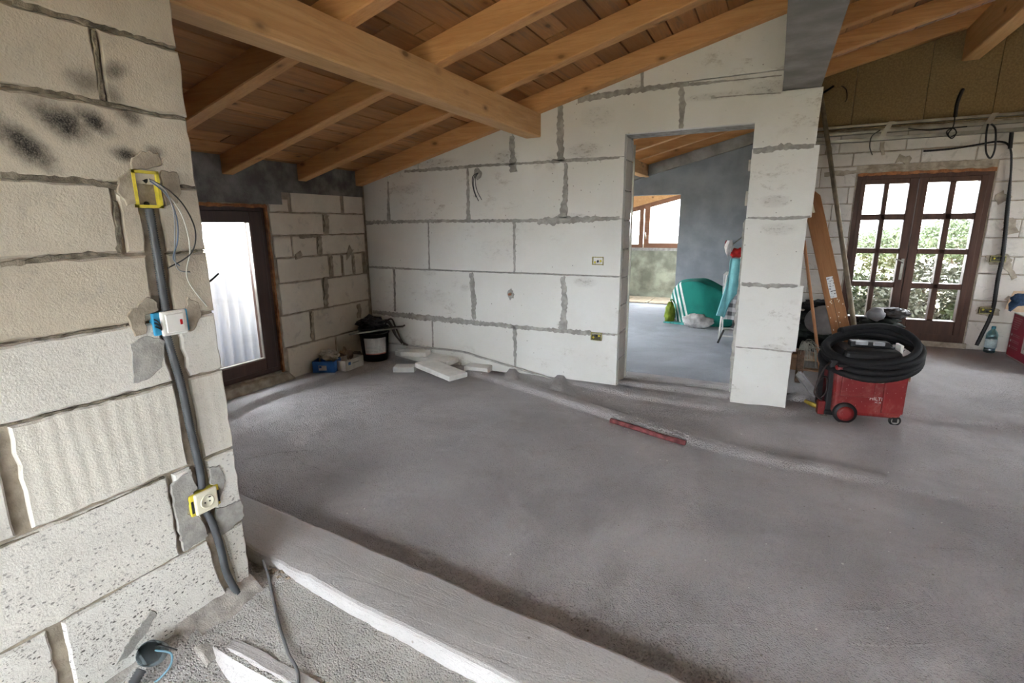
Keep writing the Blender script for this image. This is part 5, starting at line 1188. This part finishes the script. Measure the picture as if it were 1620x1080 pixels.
def cloth(pix, y, amp, mat, name, label, fold=26, th=.02):
    """hanging cloth: left and right outline in the photograph, real folds in depth"""
    L_, R_ = pix; n = 14; m = 16; V = []
    Lc = bez([tuple(G(a, b, y)) for a, b in L_], n//(len(L_)-1)+1); Rc = bez([tuple(G(a, b, y)) for a, b in R_], n//(len(R_)-1)+1)
    n_ = min(len(Lc), len(Rc)); Lc = [Lc[int(i*(len(Lc)-1)/(n_-1))] for i in range(n_)]; Rc = [Rc[int(i*(len(Rc)-1)/(n_-1))] for i in range(n_)]
    for i in range(n_):
        for k in range(m+1):
            t_ = k/m; p = Lc[i]*(1-t_)+Rc[i]*t_
            V.append((p.x, p.y+amp*math.sin(p.x*fold+i*.15)+amp*.6*noise.noise(Vector((p.x*6, p.z*5, y))), p.z))
    Fc = [(i*(m+1)+k, (i+1)*(m+1)+k, (i+1)*(m+1)+k+1, i*(m+1)+k+1) for i in range(n_-1) for k in range(m)]
    o = solo(MB().add(V, Fc), name, mat, label, 'cloth', tuple(G(*L_[-1], y)), smooth=True)
    sl = o.modifiers.new('t', 'SOLIDIFY'); sl.thickness = th; return o
cloth(([(1155, 409), (1151, 440), (1142, 470), (1133, 498)], [(1185, 409), (1185, 440), (1160, 470), (1146, 502)]), ay-.30, .02, plain('teal_cloth', (.17, .43, .45), .8, var=.2, sc=8, bump=.2), 'draped_cloth', 'light teal cloth hanging down from the clothes airer', 40)
def plaid_mat():
    n = NT('plaid_cloth'); s = n.sep()
    a = n.ramp(n.math('SINE', n.math('MULTIPLY', s[0], 62)), -.1, .1); b = n.ramp(n.math('SINE', n.math('MULTIPLY', s[2], 62)), -.1, .1)
    c = n.mix(n.math('MULTIPLY', n.math('ADD', a, b), .5), (.10, .095, .10), (.62, .60, .60)); return n.done(c, .85, n.bump(n.noise(12, 3), .3, .01))
t = cloth(([(1156, 446), (1151, 475), (1146, 492), (1143, 505)], [(1188, 446), (1188, 475), (1186, 492), (1184, 506)]), ay-.27, .025, plaid_mat(), 'plaid_cloth', 'grey and white checked cloth hanging low on the clothes airer', 30)
c = G(1160, 400, ay-.25); 
solo(MB().lump((c[0]+.05, ay-.20, c[2]), (.10, .08, .065), 3, .5, 2.4, 71), 'red_garment', plain('red_cloth', (.50, .02, .02), .8, var=.3, bump=.2), 'bright red garment heaped on top of the teal cloth', 'garment', c, smooth=True)
c = G(1153, 391, ay-.25); solo(MB().lump((c[0], ay-.27, c[2]), (.045, .05, .10), 3, .5, 2.4, 72), 'white_garment', plain('white_cloth', (.66, .62, .6), .8, var=.2, bump=.2), 'small white garment hanging on the end of the clothes airer', 'garment', c, smooth=True)
c = G(1150, 386, ay-.2); solo(MB().lump((c[0], ay-.17, c[2]), (.035, .05, .05), 2, .5, 2.4, 73), 'dark_red_garment', plain('maroon_cloth', (.25, .03, .05), .8, var=.2, bump=.2), 'dark red scrap of cloth behind the white garment on the airer', 'garment', c, smooth=True)
a, b = G(1158, 388, ay-.2), G(1175, 374, ay-.1)
solo(MB().tube([tuple(a), tuple(b)], .007, 6), 'hanger_rod', M_METAL, 'thin metal rod sticking up above the garments on the airer', 'rod', a)
# boards on the floor of the far room
for k in range(4):
    slab('floor_board', (-2.62+.42*k, 9.85, .052), .40, .75, .022, math.radians(2*k-3), (0, 0), ['pale floor board %s in the room with the sloping window' % q for q in ('leftmost of those lying', 'second from the left lying', 'third from the left lying', 'nearest the grey door jamb lying')][k], M_PLK_PALE if 'M_PLK_PALE' in globals() else plain('pale_board', (.50, .44, .33), .7, var=.2, bump=.1), 'board')['group'] = 'loose pale floor boards in the window room'

# ------------------------------------------------------------------ outside
M_GROUND = plain('dry_grass_ground', (.30, .26, .16), .95, var=.4, sc=3, bump=.6)
struct(grid_mesh('ground', np.linspace(-60, 60, 80), np.linspace(-40, 90, 80), lambda X, Y: -.38+.03*fbm(X, Y, .6, 71), M_GROUND)).name = 'ground_outside'
def leafmat(name, a, b):
    n = NT(name); r = n.noise(3, 2); c = n.mix(n.ramp(r, .35, .65), a, b); n.b.inputs['Subsurface Weight'].default_value = 0; return n.done(c, .55, spec=.25)
LEAFS = [leafmat('bush_leaf', (.035, .055, .02), (.065, .09, .04)), leafmat('silver_leaf', (.07, .08, .055), (.10, .11, .08)), leafmat('yellow_leaf', (.11, .10, .035), (.08, .10, .035)), leafmat('tree_leaf', (.055, .075, .035), (.08, .10, .055))]
M_STEM = plain('bark', (.09, .065, .045), .9, var=.3, bump=.3)
def foliage(c, r, n, size, rg):
    m = MB(); V = []; Fc = []
    for k in range(n):
        while True:
            d = Vector((rg.uniform(-1, 1), rg.uniform(-1, 1), rg.uniform(-1, 1)))
            if .1 < d.length < 1: break
        d = d.normalized()*(d.length**.45); q = 1+.35*noise.noise(d*2.3+Vector(c)); p = Vector((c[0]+d.x*r[0]*q, c[1]+d.y*r[1]*q, c[2]+d.z*r[2]*q))
        u = Vector((rg.gauss(0, 1), rg.gauss(0, 1), rg.gauss(0, .7)+.3)).normalized(); w = u.cross(Vector((rg.gauss(0, 1), rg.gauss(0, 1), rg.gauss(0, 1)))).normalized(); s_ = size*rg.uniform(.6, 1.4)
        o = len(V); V += [p, p+u*s_*.5+w*s_*.22, p+u*s_, p+u*s_*.5-w*s_*.22]; Fc.append((o, o+1, o+2, o+3))
    return m.add(V, Fc)
def plant(name, base, h, rad, n, size, mt, label, cat, trunk=.25, group=None, seed=0):
    rg = random.Random(seed); t = thing(name, base, label, cat, group)
    c = (base[0], base[1], base[2]+h*(.5+trunk*.5)); f_ = part(foliage(c, (rad, rad, h*(.5-trunk*.42)), int(n*1.5), size, rg), 'foliage', mt, t); f_['kind'] = 'stuff'
    for k in range(3): part(MB().tube([(base[0]+.03*k, base[1], base[2]-.02), (base[0]+rg.uniform(-.2, .2)*rad, base[1]+rg.uniform(-.2, .2)*rad, base[2]+h*.4), (base[0]+rg.uniform(-.5, .5)*rad, base[1]+rg.uniform(-.3, .3)*rad, base[2]+h*.75)], [.03*h, .02*h, .008*h], 6), 'stem', M_STEM, t)
    return t
for k, (x_, y_, h_, r_, n_, mt, lab) in enumerate(((1.15, 9.3, 1.0, .55, 2600, 0, 'low green bush outside the left French leaf'), (1.75, 10.6, 1.25, .55, 2400, 2, 'yellow green bush behind the low bush outside the left French leaf'), (2.15, 9.4, 1.22, .62, 3000, 1, 'silvery green bush outside the middle of the French window'),
        (2.95, 9.7, 1.28, .65, 3000, 0, 'dense green bush outside the right French leaf'), (1.55, 8.75, .85, .5, 2400, 1, 'small silvery bush near the foot of the French window'), (2.55, 8.75, .95, .45, 2200, 0, 'small dark green bush near the right French leaf'))):
    plant('garden_bush', (x_, y_, -.40), h_+.12, r_, n_, .07, LEAFS[mt], lab, 'bush', .05, None, k)
for k, (x_, y_, h_, r_, lab) in enumerate(((3.6, 22, 1.6, 1.0, 'round tree far off behind the left French leaf'), (5.9, 24, 1.95, 1.1, 'round tree far off left of the white house'), (9.0, 25, 1.9, 1.3, 'broad tree far off right of the white house'), (2.2, 30, 1.5, 1.6, 'hazy tree farthest off behind the left French leaf'))):
    plant('garden_tree', (x_, y_, -.40), h_, r_, 3600, .13, LEAFS[3], lab, 'tree', .25, None, 20+k)
hs_ = thing('white_house', (6.7, 20.5, -.4), 'small white house seen through the right French leaf', 'house')
M_HOUSE = plain('house_white', (.55, .52, .48), .9, var=.1, bump=.1)
part(MB().box((6.2, 20.3, -.4), (7.2, 21.5, 1.05)), 'wall', M_HOUSE, hs_); part(MB().hexa([(6.1, 20.2, 1.05), (7.3, 20.2, 1.05), (7.3, 21.6, 1.05), (6.1, 21.6, 1.05)], [(6.1, 20.85, 1.32), (7.3, 20.85, 1.32), (7.3, 20.95, 1.32), (6.1, 20.95, 1.32)]), 'roof', plain('tile_roof', (.28, .12, .07), .9), hs_)
part(MB().box((6.5, 20.28, .2), (6.8, 20.31, .7)), 'window', M_DARKGREY, hs_)
solo(MB().box((-3, 17.8, -.42), (9, 18.0, .35)), 'garden_wall', M_HOUSE, 'long low pale garden wall beyond the bushes', 'wall', (3, 17.9, -.4))
t = thing('fence_post', (5.15, 17.0, -.4), 'white post standing before the far trees', 'post'); part(MB().lathe([(.07, 0), (.06, 1.9), (.085, 1.9), (.085, 1.97), (.02, 2.02)], 10, (5.15, 17.0, -.4)), 'post_shaft', M_HOUSE, t)
rg = random.Random(77)
m = MB()
for k in range(1500):
    x_, y_ = rg.uniform(.6, 3.2), rg.uniform(7.5, 8.4); h_ = rg.uniform(.15, .5); a, b = rg.uniform(-.15, .15), rg.uniform(-.15, .15); w_ = .006
    m.add([(x_-w_, y_, -.36), (x_+w_, y_, -.36), (x_+a, y_+b, -.36+h_)], [(0, 1, 2)])
o = m.build('dry_grass', plain('straw', (.28, .24, .12), .8, bump=0)); o['kind'] = 'stuff'; o['label'] = 'dry straw grass outside below the French window'; o['category'] = 'grass'
def sheet_mat():
    m = bpy.data.materials.new('translucent_sheet'); m.use_nodes = True; t = m.node_tree; t.nodes.clear()
    o = t.nodes.new('ShaderNodeOutputMaterial'); mx = t.nodes.new('ShaderNodeMixShader'); d = t.nodes.new('ShaderNodeBsdfDiffuse'); tr = t.nodes.new('ShaderNodeBsdfTranslucent')
    d.inputs[0].default_value = (.70, .76, .85, 1); tr.inputs[0].default_value = (.40, .46, .56, 1); mx.inputs[0].default_value = .10
    t.links.new(d.outputs[0], mx.inputs[1]); t.links.new(tr.outputs[0], mx.inputs[2]); t.links.new(mx.outputs[0], o.inputs[0]); return m
# corrugated translucent sheet on the balcony outside the glazed door
xs_ = np.linspace(0, 1, 161); V = []; Fc = []
for k, t_ in enumerate(xs_):
    y_ = 1.6+t_*2.6; w_ = .022*math.sin(y_*2*math.pi/.105)
    V += [(XL-.60+w_, y_, -.3), (XL-.60+w_, y_, 1.12), (XL-.595+w_, y_, 1.12), (XL-.595+w_, y_, -.3)]
for k in range(160):
    for j in range(4): Fc.append((4*k+j, 4*k+4+j, 4*k+4+(j+1) % 4, 4*k+(j+1) % 4))
Fc += [(0, 1, 2, 3), (640, 643, 642, 641)]
solo(MB().add(V, Fc), 'corrugated_sheet', sheet_mat(), 'blue grey corrugated sheet outside the glazed balcony door', 'sheet', (XL-.60, 2.9, -.3), smooth=True)
struct(MB().box((XL-.9, .8, -.36), (XL-.25, 4.6, -.28)).build('balcony_floor', M_CONC))

# loose chips of plaster and foam on the screed
rg = random.Random(12); m = MB()
for k in range(170):
    x_, y_ = rg.uniform(-3.6, 2.0), rg.uniform(1.7, 4.3)
    if k < 40: x_, y_ = rg.uniform(-1.6, .6), rg.uniform(3.0, 4.3)
    r_ = rg.uniform(.002, .006); m.lump((x_, y_, zf(x_, y_)+r_*.4), (r_, r_*rg.uniform(.6, 1.3), r_*.7), 1, .4, 3, k)
o = m.build('plaster_chips', M_EPS2, floor); o['kind'] = 'stuff'
